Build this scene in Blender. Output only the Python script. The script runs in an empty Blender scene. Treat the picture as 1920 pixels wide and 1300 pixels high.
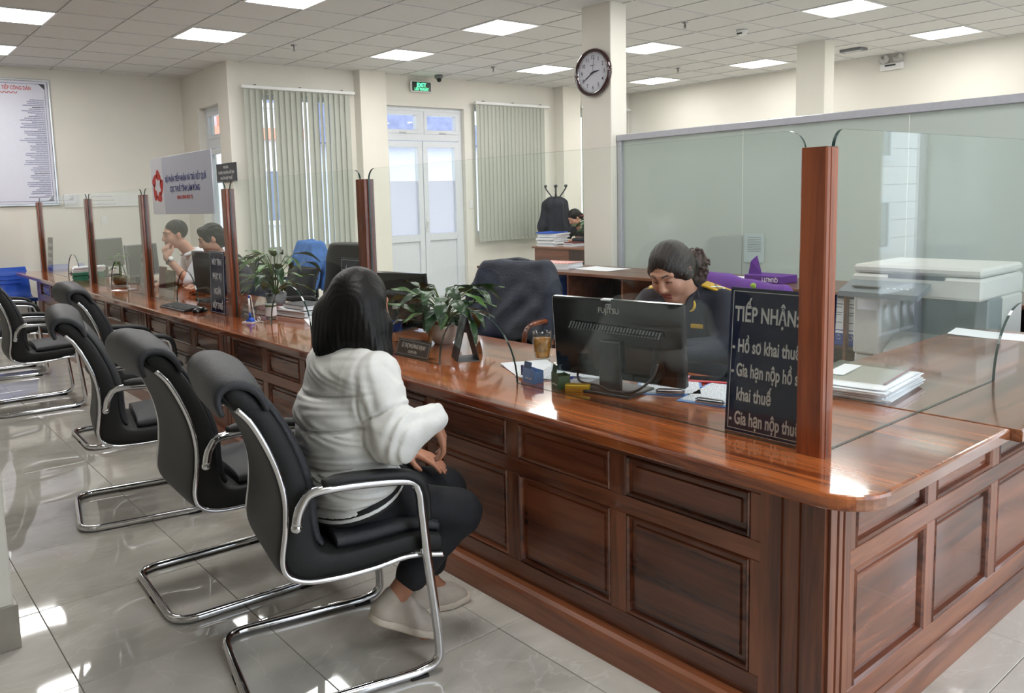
import bpy, bmesh, math, random
import numpy as np
from mathutils import Vector, Matrix
random.seed(7); np.random.seed(7)
S = bpy.context.scene
COL = S.collection
PI = math.pi

# ------------------------------------------------------------------ camera
def cam_axes(y, p, r):
    fw = Vector((-math.sin(y)*math.cos(p), math.cos(y)*math.cos(p), math.sin(p)))
    rt = Vector((math.cos(y), math.sin(y), 0)); up = rt.cross(fw)
    return math.cos(r)*rt + math.sin(r)*up, -math.sin(r)*rt + math.cos(r)*up, fw
_rt, _up, _fw = cam_axes(.909441534, -.113991318, -.0300405672)
cd = bpy.data.cameras.new('camera'); cam = bpy.data.objects.new('camera', cd); COL.objects.link(cam)
cd.sensor_fit = 'HORIZONTAL'; cd.sensor_width = 36; cd.lens = 1519.75/1920*36
cd.shift_x = (960-854.175)/1920; cd.shift_y = -(650-546.88)/1920
cd.clip_start = .05; cd.clip_end = 200
m = Matrix.Identity(4)
for i in range(3):
    m[i][0] = _rt[i]; m[i][1] = _up[i]; m[i][2] = -_fw[i]
m[0][3], m[1][3], m[2][3] = 0, 0, 1.467
cam.matrix_world = m
S.camera = cam

# ------------------------------------------------------------------ world, exposure
w = bpy.data.worlds.new('overcast_sky'); S.world = w; w.use_nodes = True
bg = w.node_tree.nodes['Background']; bg.inputs[0].default_value = (.80, .87, 1.0, 1); bg.inputs[1].default_value = 3.2
vs = S.view_settings
vs.view_transform = 'Standard'; vs.look = 'None'; vs.gamma = 1; vs.use_curve_mapping = False
vs.exposure = 0.45
try:
    S.cycles.use_denoising = True; S.cycles.max_bounces = 8; S.cycles.transparent_max_bounces = 24
    S.cycles.glossy_bounces = 4; S.cycles.diffuse_bounces = 4; S.cycles.sample_clamp_indirect = 6
    S.cycles.caustics_reflective = False; S.cycles.caustics_refractive = False
except Exception: pass
LED = 17.0          # emission of the ceiling panels

# ------------------------------------------------------------------ helpers
def srgb(r, g, b):
    f = lambda c: (c/255/12.92 if c/255 <= .04045 else ((c/255+.055)/1.055)**2.4)
    return (f(r), f(g), f(b), 1)
def link(o, parent=None):
    COL.objects.link(o)
    if parent is not None: o.parent = parent
    return o
def tag(o, label=None, cat=None, group=None, kind=None):
    if label: o['label'] = label
    if cat: o['category'] = cat
    if group: o['group'] = group
    if kind: o['kind'] = kind
    return o
def thing(name, label, cat, loc=(0,0,0), rz=0, group=None):
    o = bpy.data.objects.new(name, None); COL.objects.link(o); o.empty_display_size = .05
    o.location = loc; o.rotation_euler = (0, 0, rz)
    return tag(o, label, cat, group)
def copy_tree(o, parent=None):
    c = o.copy(); COL.objects.link(c); c.parent = parent
    for ch in list(o.children): copy_tree(ch, c)
    return c
def kids(o):
    return list(o.children)

class MB:
    def __init__(s): s.v = []; s.f = []; s.mi = []; s.smooth = []; s.cur = 0; s.sm = False; s.M = None
    def add(s, vs, fs):
        n = len(s.v)
        for p in vs:
            p = Vector(p)
            if s.M is not None: p = s.M @ p
            s.v.append(tuple(p))
        for f in fs: s.f.append(tuple(i+n for i in f)); s.mi.append(s.cur); s.smooth.append(s.sm)
        return s
    def box(s, x0, x1, y0, y1, z0, z1):
        vs = [(x,y,z) for z in (z0,z1) for y in (y0,y1) for x in (x0,x1)]
        return s.add(vs, [(0,2,3,1),(4,5,7,6),(0,1,5,4),(2,6,7,3),(0,4,6,2),(1,3,7,5)])
    def bbox(s, x0, x1, y0, y1, z0, z1, b=.004):
        # box with all edges chamfered
        b = min(b, (x1-x0)/2.01, (y1-y0)/2.01, (z1-z0)/2.01)
        xs=(x0,x1); ys=(y0,y1); zs=(z0,z1); vs=[]; idx={}
        for i in (0,1):
            for j in (0,1):
                for k in (0,1):
                    sx=1-2*i; sy=1-2*j; sz=1-2*k
                    for a in range(3):
                        p=[xs[i]+sx*b, ys[j]+sy*b, zs[k]+sz*b]; p[a]=(xs[i],ys[j],zs[k])[a]
                        idx[(i,j,k,a)]=len(vs); vs.append(p)
        F=[]
        I=lambda i,j,k,a: idx[(i,j,k,a)]
        F.append([I(0,0,0,0),I(0,0,1,0),I(0,1,1,0),I(0,1,0,0)]); F.append([I(1,0,0,0),I(1,1,0,0),I(1,1,1,0),I(1,0,1,0)])
        F.append([I(0,0,0,1),I(1,0,0,1),I(1,0,1,1),I(0,0,1,1)]); F.append([I(0,1,0,1),I(0,1,1,1),I(1,1,1,1),I(1,1,0,1)])
        F.append([I(0,0,0,2),I(0,1,0,2),I(1,1,0,2),I(1,0,0,2)]); F.append([I(0,0,1,2),I(1,0,1,2),I(1,1,1,2),I(0,1,1,2)])
        for j in (0,1):
            for k in (0,1): F.append([I(0,j,k,1),I(1,j,k,1),I(1,j,k,2),I(0,j,k,2)])
        for i in (0,1):
            for k in (0,1): F.append([I(i,0,k,0),I(i,1,k,0),I(i,1,k,2),I(i,0,k,2)])
        for i in (0,1):
            for j in (0,1): F.append([I(i,j,0,0),I(i,j,1,0),I(i,j,1,1),I(i,j,0,1)])
        for i in (0,1):
            for j in (0,1):
                for k in (0,1): F.append([I(i,j,k,0),I(i,j,k,1),I(i,j,k,2)])
        return s.add(vs, F)
    def prism(s, poly, axis, a0, a1):
        # poly: 2-D points; extruded along axis between a0 and a1
        n = len(poly)
        def P(p, a):
            if axis == 'x': return (a, p[0], p[1])
            if axis == 'y': return (p[0], a, p[1])
            return (p[0], p[1], a)
        vs = [P(p,a0) for p in poly] + [P(p,a1) for p in poly]
        fs = [tuple(range(n)), tuple(range(2*n-1, n-1, -1))]
        fs += [(i, (i+1)%n, (i+1)%n+n, i+n) for i in range(n)]
        return s.add(vs, fs)
    def tube(s, path, r, n=10, closed=False, caps=True, flat=None):
        # r: number or list; flat=(sx,sz) squashes the section (side, up)
        P = [Vector(p) for p in path]; N = len(P)
        R = r if isinstance(r, (list,tuple)) else [r]*N
        vs = []; prev = None
        for i in range(N):
            a = P[i-1] if (i > 0 or closed) else P[i]; b = P[(i+1)%N] if (i < N-1 or closed) else P[i]
            t = (b-a).normalized()
            if prev is None:
                u = t.cross(Vector((0,0,1)))
                if u.length < 1e-3: u = t.cross(Vector((1,0,0)))
                u.normalize()
            else:
                u = (prev - t*prev.dot(t)); u.normalize()
            prev = u; q = t.cross(u)
            fx, fy = flat if flat else (1,1)
            for k in range(n):
                an = 2*PI*k/n
                vs.append(P[i] + u*(R[i]*math.cos(an)*fx) + q*(R[i]*math.sin(an)*fy))
        fs = []
        for i in range(N if closed else N-1):
            j = (i+1)%N
            for k in range(n):
                fs.append((i*n+k, i*n+(k+1)%n, j*n+(k+1)%n, j*n+k))
        if caps and not closed:
            fs.append(tuple(range(n-1,-1,-1))); fs.append(tuple((N-1)*n+k for k in range(n)))
        return s.add(vs, fs)
    def lathe(s, prof, n=24, c=(0,0,0), caps=True):
        vs = []; fs = []
        for r,z in prof:
            for k in range(n):
                a = 2*PI*k/n; vs.append((c[0]+r*math.cos(a), c[1]+r*math.sin(a), c[2]+z))
        for i in range(len(prof)-1):
            for k in range(n): fs.append((i*n+k, i*n+(k+1)%n, (i+1)*n+(k+1)%n, (i+1)*n+k))
        if caps:
            fs.append(tuple(range(n-1,-1,-1))); fs.append(tuple((len(prof)-1)*n+k for k in range(n)))
        return s.add(vs, fs)
    def ball(s, c, r, n=12, sc=(1,1,1)):
        prof = [(max(1e-4, math.sin(PI*i/n))*r, -math.cos(PI*i/n)*r) for i in range(n+1)]
        vs=[]; fs=[]; m=n*2
        for rr,z in prof:
            for k in range(m):
                a=2*PI*k/m; vs.append((c[0]+rr*math.cos(a)*sc[0], c[1]+rr*math.sin(a)*sc[1], c[2]+z*sc[2]))
        for i in range(n):
            for k in range(m): fs.append((i*m+k, i*m+(k+1)%m, (i+1)*m+(k+1)%m, (i+1)*m+k))
        return s.add(vs, fs)
    def grid(s, P):
        # P[i][j] -> point
        ni=len(P); nj=len(P[0]); vs=[p for row in P for p in row]
        return s.add(vs, [(i*nj+j,(i+1)*nj+j,(i+1)*nj+j+1,i*nj+j+1) for i in range(ni-1) for j in range(nj-1)])
    def mesh(s, name, mats):
        me = bpy.data.meshes.new(name); me.from_pydata(s.v, [], s.f)
        for mt in (mats if isinstance(mats,(list,tuple)) else [mats]): me.materials.append(mt)
        me.polygons.foreach_set('material_index', s.mi)
        me.polygons.foreach_set('use_smooth', s.smooth)
        bm = bmesh.new(); bm.from_mesh(me); bmesh.ops.recalc_face_normals(bm, faces=bm.faces); bm.to_mesh(me); bm.free()
        me.update(); return me
    def build(s, name, mats, parent=None, loc=None, rz=None, smooth=None):
        if smooth is not None: s.smooth = [smooth]*len(s.f)
        o = bpy.data.objects.new(name, s.mesh(name, mats)); link(o, parent)
        if loc is not None: o.location = loc
        if rz is not None: o.rotation_euler = (0,0,rz)
        return o
def bez(pts, n=8, closed=False):
    # Catmull-Rom through the points
    P=[Vector(p) for p in pts]; out=[]; N=len(P)
    for i in range(N if closed else N-1):
        if closed: p0,p1,p2,p3=P[i-1],P[i],P[(i+1)%N],P[(i+2)%N]
        else: p0,p1,p2,p3=P[max(i-1,0)],P[i],P[i+1],P[min(i+2,N-1)]
        for k in range(n):
            t=k/n; out.append(.5*((2*p1)+(p2-p0)*t+(2*p0-5*p1+4*p2-p3)*t*t+(3*p1-p0-3*p2+p3)*t**3))
    if not closed: out.append(P[-1])
    return out
def fillet(pts, r, n=6, closed=False):
    # rounded corners for a polyline in 3-D; r may be list
    P=[Vector(p) for p in pts]; N=len(P); out=[]
    for i in range(N):
        if not closed and i in (0,N-1): out.append(P[i]); continue
        a,b,c=P[i-1],P[i],P[(i+1)%N]; rr=r[i] if isinstance(r,(list,tuple)) else r
        d1=(a-b); d2=(c-b); l=min(rr,d1.length*.49,d2.length*.49); p=b+d1.normalized()*l; q=b+d2.normalized()*l
        for k in range(n+1):
            t=k/n; out.append(p*(1-t)**2+b*2*t*(1-t)+q*t*t)
    return out

# ------------------------------------------------------------------ materials
def nt(name):
    mt = bpy.data.materials.new(name); mt.use_nodes = True; t = mt.node_tree
    return mt, t, t.nodes['Principled BSDF']
def N(t, kind, **kw):
    n = t.nodes.new(kind)
    for k,v in kw.items():
        if k in n.inputs: n.inputs[k].default_value = v
        else: setattr(n, k, v)
    return n
def coords(t, scale=(1,1,1), rnd=True, kind='world'):
    if kind == 'world': src = N(t,'ShaderNodeNewGeometry').outputs['Position']
    else: src = N(t,'ShaderNodeTexCoord').outputs['Object']
    if rnd:
        oi = N(t,'ShaderNodeObjectInfo'); mu = N(t,'ShaderNodeVectorMath', operation='SCALE'); mu.inputs[0].default_value=(37,53,71)
        t.links.new(oi.outputs['Random'], mu.inputs['Scale'])
        ad = N(t,'ShaderNodeVectorMath', operation='ADD'); t.links.new(src, ad.inputs[0]); t.links.new(mu.outputs[0], ad.inputs[1]); src = ad.outputs[0]
    mp = N(t,'ShaderNodeVectorMath', operation='MULTIPLY'); mp.inputs[1].default_value = scale
    t.links.new(src, mp.inputs[0]); return mp.outputs[0]
def ramp(t, fac, stops):
    r = N(t,'ShaderNodeValToRGB'); e = r.color_ramp.elements
    while len(e) < len(stops): e.new(.5)
    for i,(p,c) in enumerate(stops): e[i].position = p; e[i].color = c
    t.links.new(fac, r.inputs[0]); return r.outputs[0]
def pm(name, col, rough=.5, metal=0., var=.06, scale=30., bump=0., bscale=None, coat=0., spec=None, kind='obj', sheen=0., trans=0., emis=None, estr=0., aniso=None):
    mt, t, b = nt(name)
    c = col
    nz = N(t,'ShaderNodeTexNoise', Scale=1., Detail=3.)
    t.links.new(coords(t, (scale,)*3 if aniso is None else aniso, kind=kind), nz.inputs['Vector'])
    lo = tuple(x*(1-var) for x in c[:3])+(1,); hi = tuple(min(1,x*(1+var)) for x in c[:3])+(1,)
    t.links.new(ramp(t, nz.outputs['Fac'], [(.3,lo),(.7,hi)]), b.inputs['Base Color'])
    b.inputs['Roughness'].default_value = rough; b.inputs['Metallic'].default_value = metal
    b.inputs['Coat Weight'].default_value = coat; b.inputs['Coat Roughness'].default_value = .05
    if spec is not None: b.inputs['Specular IOR Level'].default_value = spec
    if sheen: b.inputs['Sheen Weight'].default_value = sheen
    if trans: b.inputs['Transmission Weight'].default_value = trans
    if emis: b.inputs['Emission Color'].default_value = emis; b.inputs['Emission Strength'].default_value = estr
    if bump:
        nb = N(t,'ShaderNodeTexNoise', Scale=1., Detail=4.); bs = bscale or scale
        t.links.new(coords(t,(bs,)*3 if not isinstance(bs,tuple) else bs, kind=kind), nb.inputs['Vector'])
        bp = N(t,'ShaderNodeBump', Strength=bump, Distance=.01); t.links.new(nb.outputs['Fac'], bp.inputs['Height']); t.links.new(bp.outputs[0], b.inputs['Normal'])
    return mt
def wood(name, dark, light, axis='x', rough=.25, coat=.6, fine=1., figure=1.):
    mt, t, b = nt(name)
    a = {'x':(1.1,16,16),'y':(16,1.1,16),'z':(16,16,1.1)}[axis]; a = tuple(x*fine for x in a)
    co = coords(t, a)
    n1 = N(t,'ShaderNodeTexNoise', Scale=1., Detail=7., Distortion=.9*figure); n1.inputs['Roughness'].default_value=.62
    t.links.new(co, n1.inputs['Vector'])
    a2 = tuple(x*.16 for x in a); n2 = N(t,'ShaderNodeTexNoise', Scale=1., Detail=3., Distortion=2.2*figure); t.links.new(coords(t,a2), n2.inputs['Vector'])
    a3 = tuple(x*6 for x in a); n3 = N(t,'ShaderNodeTexNoise', Scale=1., Detail=2.); t.links.new(coords(t,a3), n3.inputs['Vector'])
    mx = N(t,'ShaderNodeMath', operation='MULTIPLY_ADD'); mx.inputs[1].default_value=.45; t.links.new(n1.outputs['Fac'], mx.inputs[0])
    m2 = N(t,'ShaderNodeMath', operation='MULTIPLY'); m2.inputs[1].default_value=.45; t.links.new(n2.outputs['Fac'], m2.inputs[0]); t.links.new(m2.outputs[0], mx.inputs[2])
    m3 = N(t,'ShaderNodeMath', operation='MULTIPLY_ADD'); m3.inputs[1].default_value=.12; t.links.new(n3.outputs['Fac'], m3.inputs[0]); t.links.new(mx.outputs[0], m3.inputs[2])
    md = tuple((x+y)/2 for x,y in zip(dark,light))
    c = ramp(t, m3.outputs[0], [(.42,dark),(.505,md),(.60,light)])
    # every piece of timber a little lighter or darker
    oi = N(t,'ShaderNodeObjectInfo'); mr = N(t,'ShaderNodeMapRange'); mr.inputs['To Min'].default_value=.86; mr.inputs['To Max'].default_value=1.12
    t.links.new(oi.outputs['Random'], mr.inputs['Value'])
    sc = N(t,'ShaderNodeVectorMath', operation='SCALE'); t.links.new(c, sc.inputs[0]); t.links.new(mr.outputs[0], sc.inputs['Scale'])
    t.links.new(sc.outputs[0], b.inputs['Base Color'])
    b.inputs['Roughness'].default_value = rough; b.inputs['Coat Weight'].default_value = coat; b.inputs['Coat Roughness'].default_value = .06
    bp = N(t,'ShaderNodeBump', Strength=.05, Distance=.002); t.links.new(n3.outputs['Fac'], bp.inputs['Height']); t.links.new(bp.outputs[0], b.inputs['Normal'])
    return mt
def clear_glass(name, tint=(.968,.985,.977,1), refl=(.95,1,.98,1), rough=.0, base=.028):
    mt = bpy.data.materials.new(name); mt.use_nodes = True; t = mt.node_tree; t.nodes.clear()
    out = N(t,'ShaderNodeOutputMaterial'); tr = N(t,'ShaderNodeBsdfTransparent'); tr.inputs[0].default_value = tint
    gl = N(t,'ShaderNodeBsdfGlossy'); gl.inputs['Color'].default_value = refl; gl.inputs['Roughness'].default_value = rough
    lw = N(t,'ShaderNodeLayerWeight', Blend=.5)
    pw = N(t,'ShaderNodeMath', operation='POWER'); pw.inputs[1].default_value = 5; t.links.new(lw.outputs['Facing'], pw.inputs[0])
    ma = N(t,'ShaderNodeMath', operation='MULTIPLY_ADD'); ma.inputs[1].default_value = .66; ma.inputs[2].default_value = base; t.links.new(pw.outputs[0], ma.inputs[0])
    nz = N(t,'ShaderNodeTexNoise', Scale=1.5, Detail=1.); t.links.new(coords(t,(1,1,1),rnd=False), nz.inputs['Vector'])
    bp = N(t,'ShaderNodeBump', Strength=.02, Distance=.01); t.links.new(nz.outputs['Fac'], bp.inputs['Height']); t.links.new(bp.outputs[0], gl.inputs['Normal'])
    mx = N(t,'ShaderNodeMixShader'); t.links.new(ma.outputs[0], mx.inputs[0]); t.links.new(tr.outputs[0], mx.inputs[1]); t.links.new(gl.outputs[0], mx.inputs[2]); t.links.new(mx.outputs[0], out.inputs[0])
    return mt
def emit(name, col, strength):
    mt = bpy.data.materials.new(name); mt.use_nodes = True; t = mt.node_tree; t.nodes.clear()
    out = N(t,'ShaderNodeOutputMaterial'); e = N(t,'ShaderNodeEmission'); e.inputs[0].default_value = col; e.inputs[1].default_value = strength
    t.links.new(e.outputs[0], out.inputs[0]); return mt

M = {}
M['wall'] = pm('cream_wall_paint', srgb(230,227,217), .75, var=.02, scale=2.5, kind='world', bump=.03, bscale=180.)
M['pillar'] = pm('white_pillar_paint', srgb(230,227,216), .7, var=.02, scale=2.5, kind='world', bump=.03, bscale=180.)
M['ctile'] = pm('mineral_ceiling_tile', srgb(214,214,212), .85, var=.03, scale=60., bump=.12, bscale=220., kind='world')
M['cgrid'] = pm('ceiling_runner_enamel', srgb(206,207,206), .5, var=.03)
M['cshadow'] = pm('ceiling_void', srgb(120,120,118), .9)
M['white'] = pm('white_plastic', srgb(232,233,232), .35, var=.02)
M['pvc'] = pm('white_pvc_frame', srgb(224,229,234), .3, var=.02)
M['alu'] = pm('brushed_aluminium', srgb(196,199,202), .3, 1., var=.05)
M['grey_alu'] = pm('grey_anodised_rail', srgb(188,190,198), .35, .4, var=.04)
M['chrome'] = pm('polished_chrome', srgb(215,215,218), .07, 1., var=.02)
M['black'] = pm('black_plastic', srgb(22,22,24), .38, var=.1)
M['gloss_black'] = pm('gloss_black_plastic', srgb(14,14,16), .12, var=.1)
M['dgrey'] = pm('dark_grey_plastic', srgb(60,63,66), .45, var=.06)
M['mgrey'] = pm('mid_grey_plastic', srgb(120,124,126), .45, var=.05)
M['leather'] = pm('black_leatherette', srgb(19,20,23), .48, var=.12, scale=14., bump=.25, bscale=420.)
M['leather_soft'] = pm('soft_black_leatherette', srgb(38,40,45), .46, var=.12, scale=10., bump=.3, bscale=330.)
M['side_cloth'] = pm('black_side_upholstery', srgb(12,13,15), .6, var=.1, bump=.2, bscale=500.)
M['rubber'] = pm('black_rubber', srgb(18,18,18), .7)
M['paper'] = pm('white_paper', srgb(238,240,244), .75, var=.02)
M['ink'] = pm('dark_print', srgb(40,42,60), .7)
M['navy'] = pm('navy_acrylic', srgb(22,28,62), .14, var=.05)
M['silver_ink'] = pm('silver_lettering', srgb(205,207,208), .4, var=.03)
M['white_ink'] = pm('white_lettering', srgb(238,238,240), .5, var=.01)
M['red_ink'] = pm('red_print', srgb(198,48,44), .5)
M['blue_ink'] = pm('blue_print', srgb(36,46,128), .5)
M['wtop'] = wood('lacquered_worktop_wood', srgb(112,50,22), srgb(204,116,60), 'x', .16, .8)
M['wtopy'] = wood('lacquered_side_worktop_wood', srgb(104,58,36), srgb(172,112,76), 'y', .16, .9)
M['wx'] = wood('red_brown_wood_across', srgb(80,38,22), srgb(146,86,54), 'x', .3, .45)
M['wy'] = wood('red_brown_wood_along', srgb(80,38,22), srgb(146,86,54), 'y', .3, .45)
M['wz'] = wood('red_brown_wood_upright', srgb(80,38,22), srgb(146,84,52), 'z', .3, .45)
M['wpanel'] = wood('figured_panel_wood', srgb(70,32,19), srgb(136,76,48), 'x', .26, .55, .55, 2.2)
M['wpanely'] = wood('figured_side_panel_wood', srgb(76,38,25), srgb(138,80,54), 'y', .26, .55, .55, 2.2)
M['wpost'] = wood('glossy_post_wood', srgb(88,38,18), srgb(148,76,40), 'z', .25, .6)
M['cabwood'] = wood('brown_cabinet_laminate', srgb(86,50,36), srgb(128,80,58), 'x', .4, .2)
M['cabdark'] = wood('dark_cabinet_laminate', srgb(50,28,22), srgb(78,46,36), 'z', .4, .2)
M['glass'] = clear_glass('clear_float_glass')
M['glass_edge'] = pm('green_glass_edge', srgb(38,62,58), .12, var=.15)
M['winglass'] = clear_glass('window_glass', (.97,.985,.98,1))
M['skin'] = pm('skin', srgb(196,146,122), .5, var=.06, scale=16.)
M['hair'] = pm('black_hair', srgb(10,8,8), .46, spec=.3, var=.3, scale=1., aniso=(160,160,8), bump=.10, bscale=(260,260,40))
# ------------------------------------------------------------------ lettering (flat print and cut letters)
TEXTS=[]
def text(body, h, mat, parent, mat4, sx=1., bold=0., align='CENTER', name='lettering', thick=.0004, shear=0., space=1.):
    c=bpy.data.curves.new('txt','FONT'); c.body=body; c.size=h/.729; c.align_x=align; c.align_y='CENTER'; c.offset=bold*h; c.extrude=thick/2; c.resolution_u=3; c.shear=shear; c.space_character=space
    o=bpy.data.objects.new('txt',c); COL.objects.link(o); TEXTS.append((o,mat,parent,mat4,sx,name))
def flush_text():
    bpy.context.view_layer.update(); dg=bpy.context.evaluated_depsgraph_get()
    for o,mat,parent,mat4,sx,name in TEXTS:
        me=bpy.data.meshes.new_from_object(o.evaluated_get(dg)); me.transform(mat4@Matrix.Diagonal((sx,1,1,1))); me.materials.clear(); me.materials.append(mat); me.name=name
        q=bpy.data.objects.new(name,me); link(q,parent)
        cu=o.data; bpy.data.objects.remove(o); bpy.data.curves.remove(cu)
    TEXTS.clear()
FACE_NY=Matrix.Rotation(PI/2,4,'X')                                  # reads from -y
FACE_PX=Matrix.Rotation(PI/2,4,'Z')@Matrix.Rotation(PI/2,4,'X')      # reads from +x
def T(x,y,z): return Matrix.Translation((x,y,z))
# ================================================================== room shell
HC = 3.216; XB = -9.65; XL = -11.25; YJ = 4.08; YR = 11.55; XE = 1.25; YN = -4.5
def proj(p):
    d = Vector(p)-Vector((0,0,1.467)); z = d.dot(_fw)
    if z < .05: return (-1e4,-1e4)
    return (854.175+1519.75*d.dot(_rt)/z, 546.88-1519.75*d.dot(_up)/z)
def inview(p, mg=40):
    x,y = proj(p); return -mg < x < 1920+mg and -mg < y < 1300+mg
def struct(name, mb, mats, parent=None, **k):
    o = mb.build(name, mats, parent, **k)
    if parent is None: o['kind'] = 'structure'
    return o
# ---- floor
mt, t, b = nt('polished_grey_marble_tile'); M['tile'] = mt
n1 = N(t,'ShaderNodeTexNoise', Scale=1., Detail=8., Distortion=1.6); n1.inputs['Roughness'].default_value=.6
t.links.new(coords(t,(2.6,1.2,1)), n1.inputs['Vector'])
base = ramp(t, n1.outputs['Fac'], [(.28,srgb(182,178,168)),(.5,srgb(203,199,190)),(.75,srgb(217,213,206))])
n2 = N(t,'ShaderNodeTexNoise', Scale=1., Detail=5., Distortion=3.5); t.links.new(coords(t,(1.7,1.0,1)), n2.inputs['Vector'])
ab = N(t,'ShaderNodeMath', operation='SUBTRACT'); ab.inputs[1].default_value=.5; t.links.new(n2.outputs['Fac'], ab.inputs[0])
a2 = N(t,'ShaderNodeMath', operation='ABSOLUTE'); t.links.new(ab.outputs[0], a2.inputs[0])
vein = ramp(t, a2.outputs[0], [(0.,(1,1,1,1)),(.012,(0,0,0,1))])
mx = N(t,'ShaderNodeMix', data_type='RGBA'); mx.inputs[7].default_value = srgb(224,221,214)
vm = N(t,'ShaderNodeMath', operation='MULTIPLY'); vm.inputs[1].default_value=.5; t.links.new(vein, vm.inputs[0])
t.links.new(vm.outputs[0], mx.inputs[0]); t.links.new(base, mx.inputs[6]); t.links.new(mx.outputs[2], b.inputs['Base Color'])
b.inputs['Roughness'].default_value=.035; b.inputs['Specular IOR Level'].default_value=.62
nb = N(t,'ShaderNodeTexNoise', Scale=1., Detail=1.5); t.links.new(coords(t,(2.2,2.2,2.2)), nb.inputs['Vector'])
bp = N(t,'ShaderNodeBump', Strength=.10, Distance=.02); t.links.new(nb.outputs['Fac'], bp.inputs['Height']); t.links.new(bp.outputs[0], b.inputs['Normal'])
M['grout'] = pm('dark_grout', srgb(96,93,88), .8)
M['skirt'] = pm('grey_stone_skirting', srgb(150,145,134), .3, var=.12, scale=9., kind='world')
floor = struct('floor', MB().box(XL-.3,XE+.3,YN-.3,YR+.3,-.12,-.0025), M['grout'])
tm = MB().bbox(-.299,.299,-.299,.299,-.012,0,.0015).mesh('floor_tile', M['tile'])
FX, FY = -.805, .505
near = []; rest = MB()
for i in range(-18, 9):
    for j in range(-9, 19):
        cx, cy = FX+.6*(i+.5), FY+.6*(j+.5)
        if not (XL-.3 < cx < XE+.3 and YN-.3 < cy < YR+.3): continue
        x,y = proj((cx,cy,0)); vis = -150 < x < 2100 and 300 < y < 1550 and (cy < 2.0 or cx > -1.0)
        if vis: near.append(((cx**2+cy**2), cx, cy))
        else: rest.bbox(cx-.299,cx+.299,cy-.299,cy+.299,-.012,0,.0015)
near.sort()
for d,cx,cy in near[:290]:
    o = bpy.data.objects.new('floor_tile', tm); link(o, floor); o.location = (cx,cy,0)
    o.rotation_euler = (random.gauss(0,.0016), random.gauss(0,.0016), random.choice((0,PI)))
for d,cx,cy in near[290:]: rest.bbox(cx-.299,cx+.299,cy-.299,cy+.299,-.012,0,.0015)
o = rest.build('floor_tile_field', M['tile'], floor); o['kind'] = 'stuff'

# ---- walls
def wall_x(name, X, th, y0, y1, holes, mat=None, z1=HC+.15):
    # wall in the plane X (room side), thickness th (signed), holes (y0,y1,z0,z1)
    mb = MB(); xa, xb = sorted((X, X+th)); y = y0
    for h in sorted(holes):
        if h[0] > y: mb.box(xa,xb,y,h[0],0,z1)
        if h[2] > 0: mb.box(xa,xb,h[0],h[1],0,h[2])
        mb.box(xa,xb,h[0],h[1],h[3],z1); y = h[1]
    if y < y1: mb.box(xa,xb,y,y1,0,z1)
    return struct(name, mb, mat or M['wall'])
def wall_y(name, Y, th, x0, x1, holes, mat=None, z1=HC+.15):
    mb = MB(); ya, yb = sorted((Y, Y+th)); x = x0
    for h in sorted(holes):
        if h[0] > x: mb.box(x,h[0],ya,yb,0,z1)
        if h[2] > 0: mb.box(h[0],h[1],ya,yb,0,h[2])
        mb.box(h[0],h[1],ya,yb,h[3],z1); x = h[1]
    if x < x1: mb.box(x,x1,ya,yb,0,z1)
    return struct(name, mb, mat or M['wall'])
wall_x('wall_left', XL, -.2, YN, YJ+.2, [])
wall_y('wall_return', YJ, .22, XL, XB, [(-10.68,-9.98,0,2.75)])
wall_x('wall_back', XB, -.22, YJ+.22, YR+.2, [(4.38,5.70,.85,2.85),(6.30,7.77,0,2.8),(7.98,9.32,.9,2.85),(10.3,11.4,.9,2.85)])
wall_y('wall_right', YR, .2, XB, XE, [])
wall_x('wall_entrance', XE, .2, YN, YR+.2, [(1.2,6.2,0,2.75),(7.55,10.2,0,2.7)])
wall_y('wall_near', YN, -.2, XL, XE, [])
def pillar(name, x0,x1,y0,y1, skirt=False):
    o = struct(name, MB().bbox(x0,x1,y0,y1,0,HC+.1,.006), M['pillar'])
    if skirt:
        struct('skirting', MB().bbox(x0-.012,x1+.012,y0-.012,y1+.012,0,.155,.002), M['skirt'], o)
    return o
pillar('wall_pillar_clock', -5.477,-5.115,5.87,6.09)
pillar('wall_pillar_rear', -5.42,-5.06,9.62,9.85)
pillar('wall_pillar_foreground', -3.37,-2.985,-.05,.396, True)
pillar('wall_pilaster_door', XB-.01,-9.49,5.87,6.29)
pillar('wall_pilaster_corner', XB-.01,-9.45,9.68,10.09)
sk = MB(); sk.box(XB,XB+.012,4.3,5.87,0,.155); sk.box(XB,XB+.012,7.80,9.68,0,.155); sk.box(XB,XB+.012,10.09,YR,0,.155)
struct('baseboard_back', sk, M['skirt'])
struct('baseboard_left', MB().box(XL,XL+.012,YN,YJ,0,.155), M['skirt'])
struct('baseboard_return', MB().box(XL,-10.7,YJ-.012,YJ,0,.155).box(-9.96,XB,YJ-.012,YJ,0,.155), M['skirt'])

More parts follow.
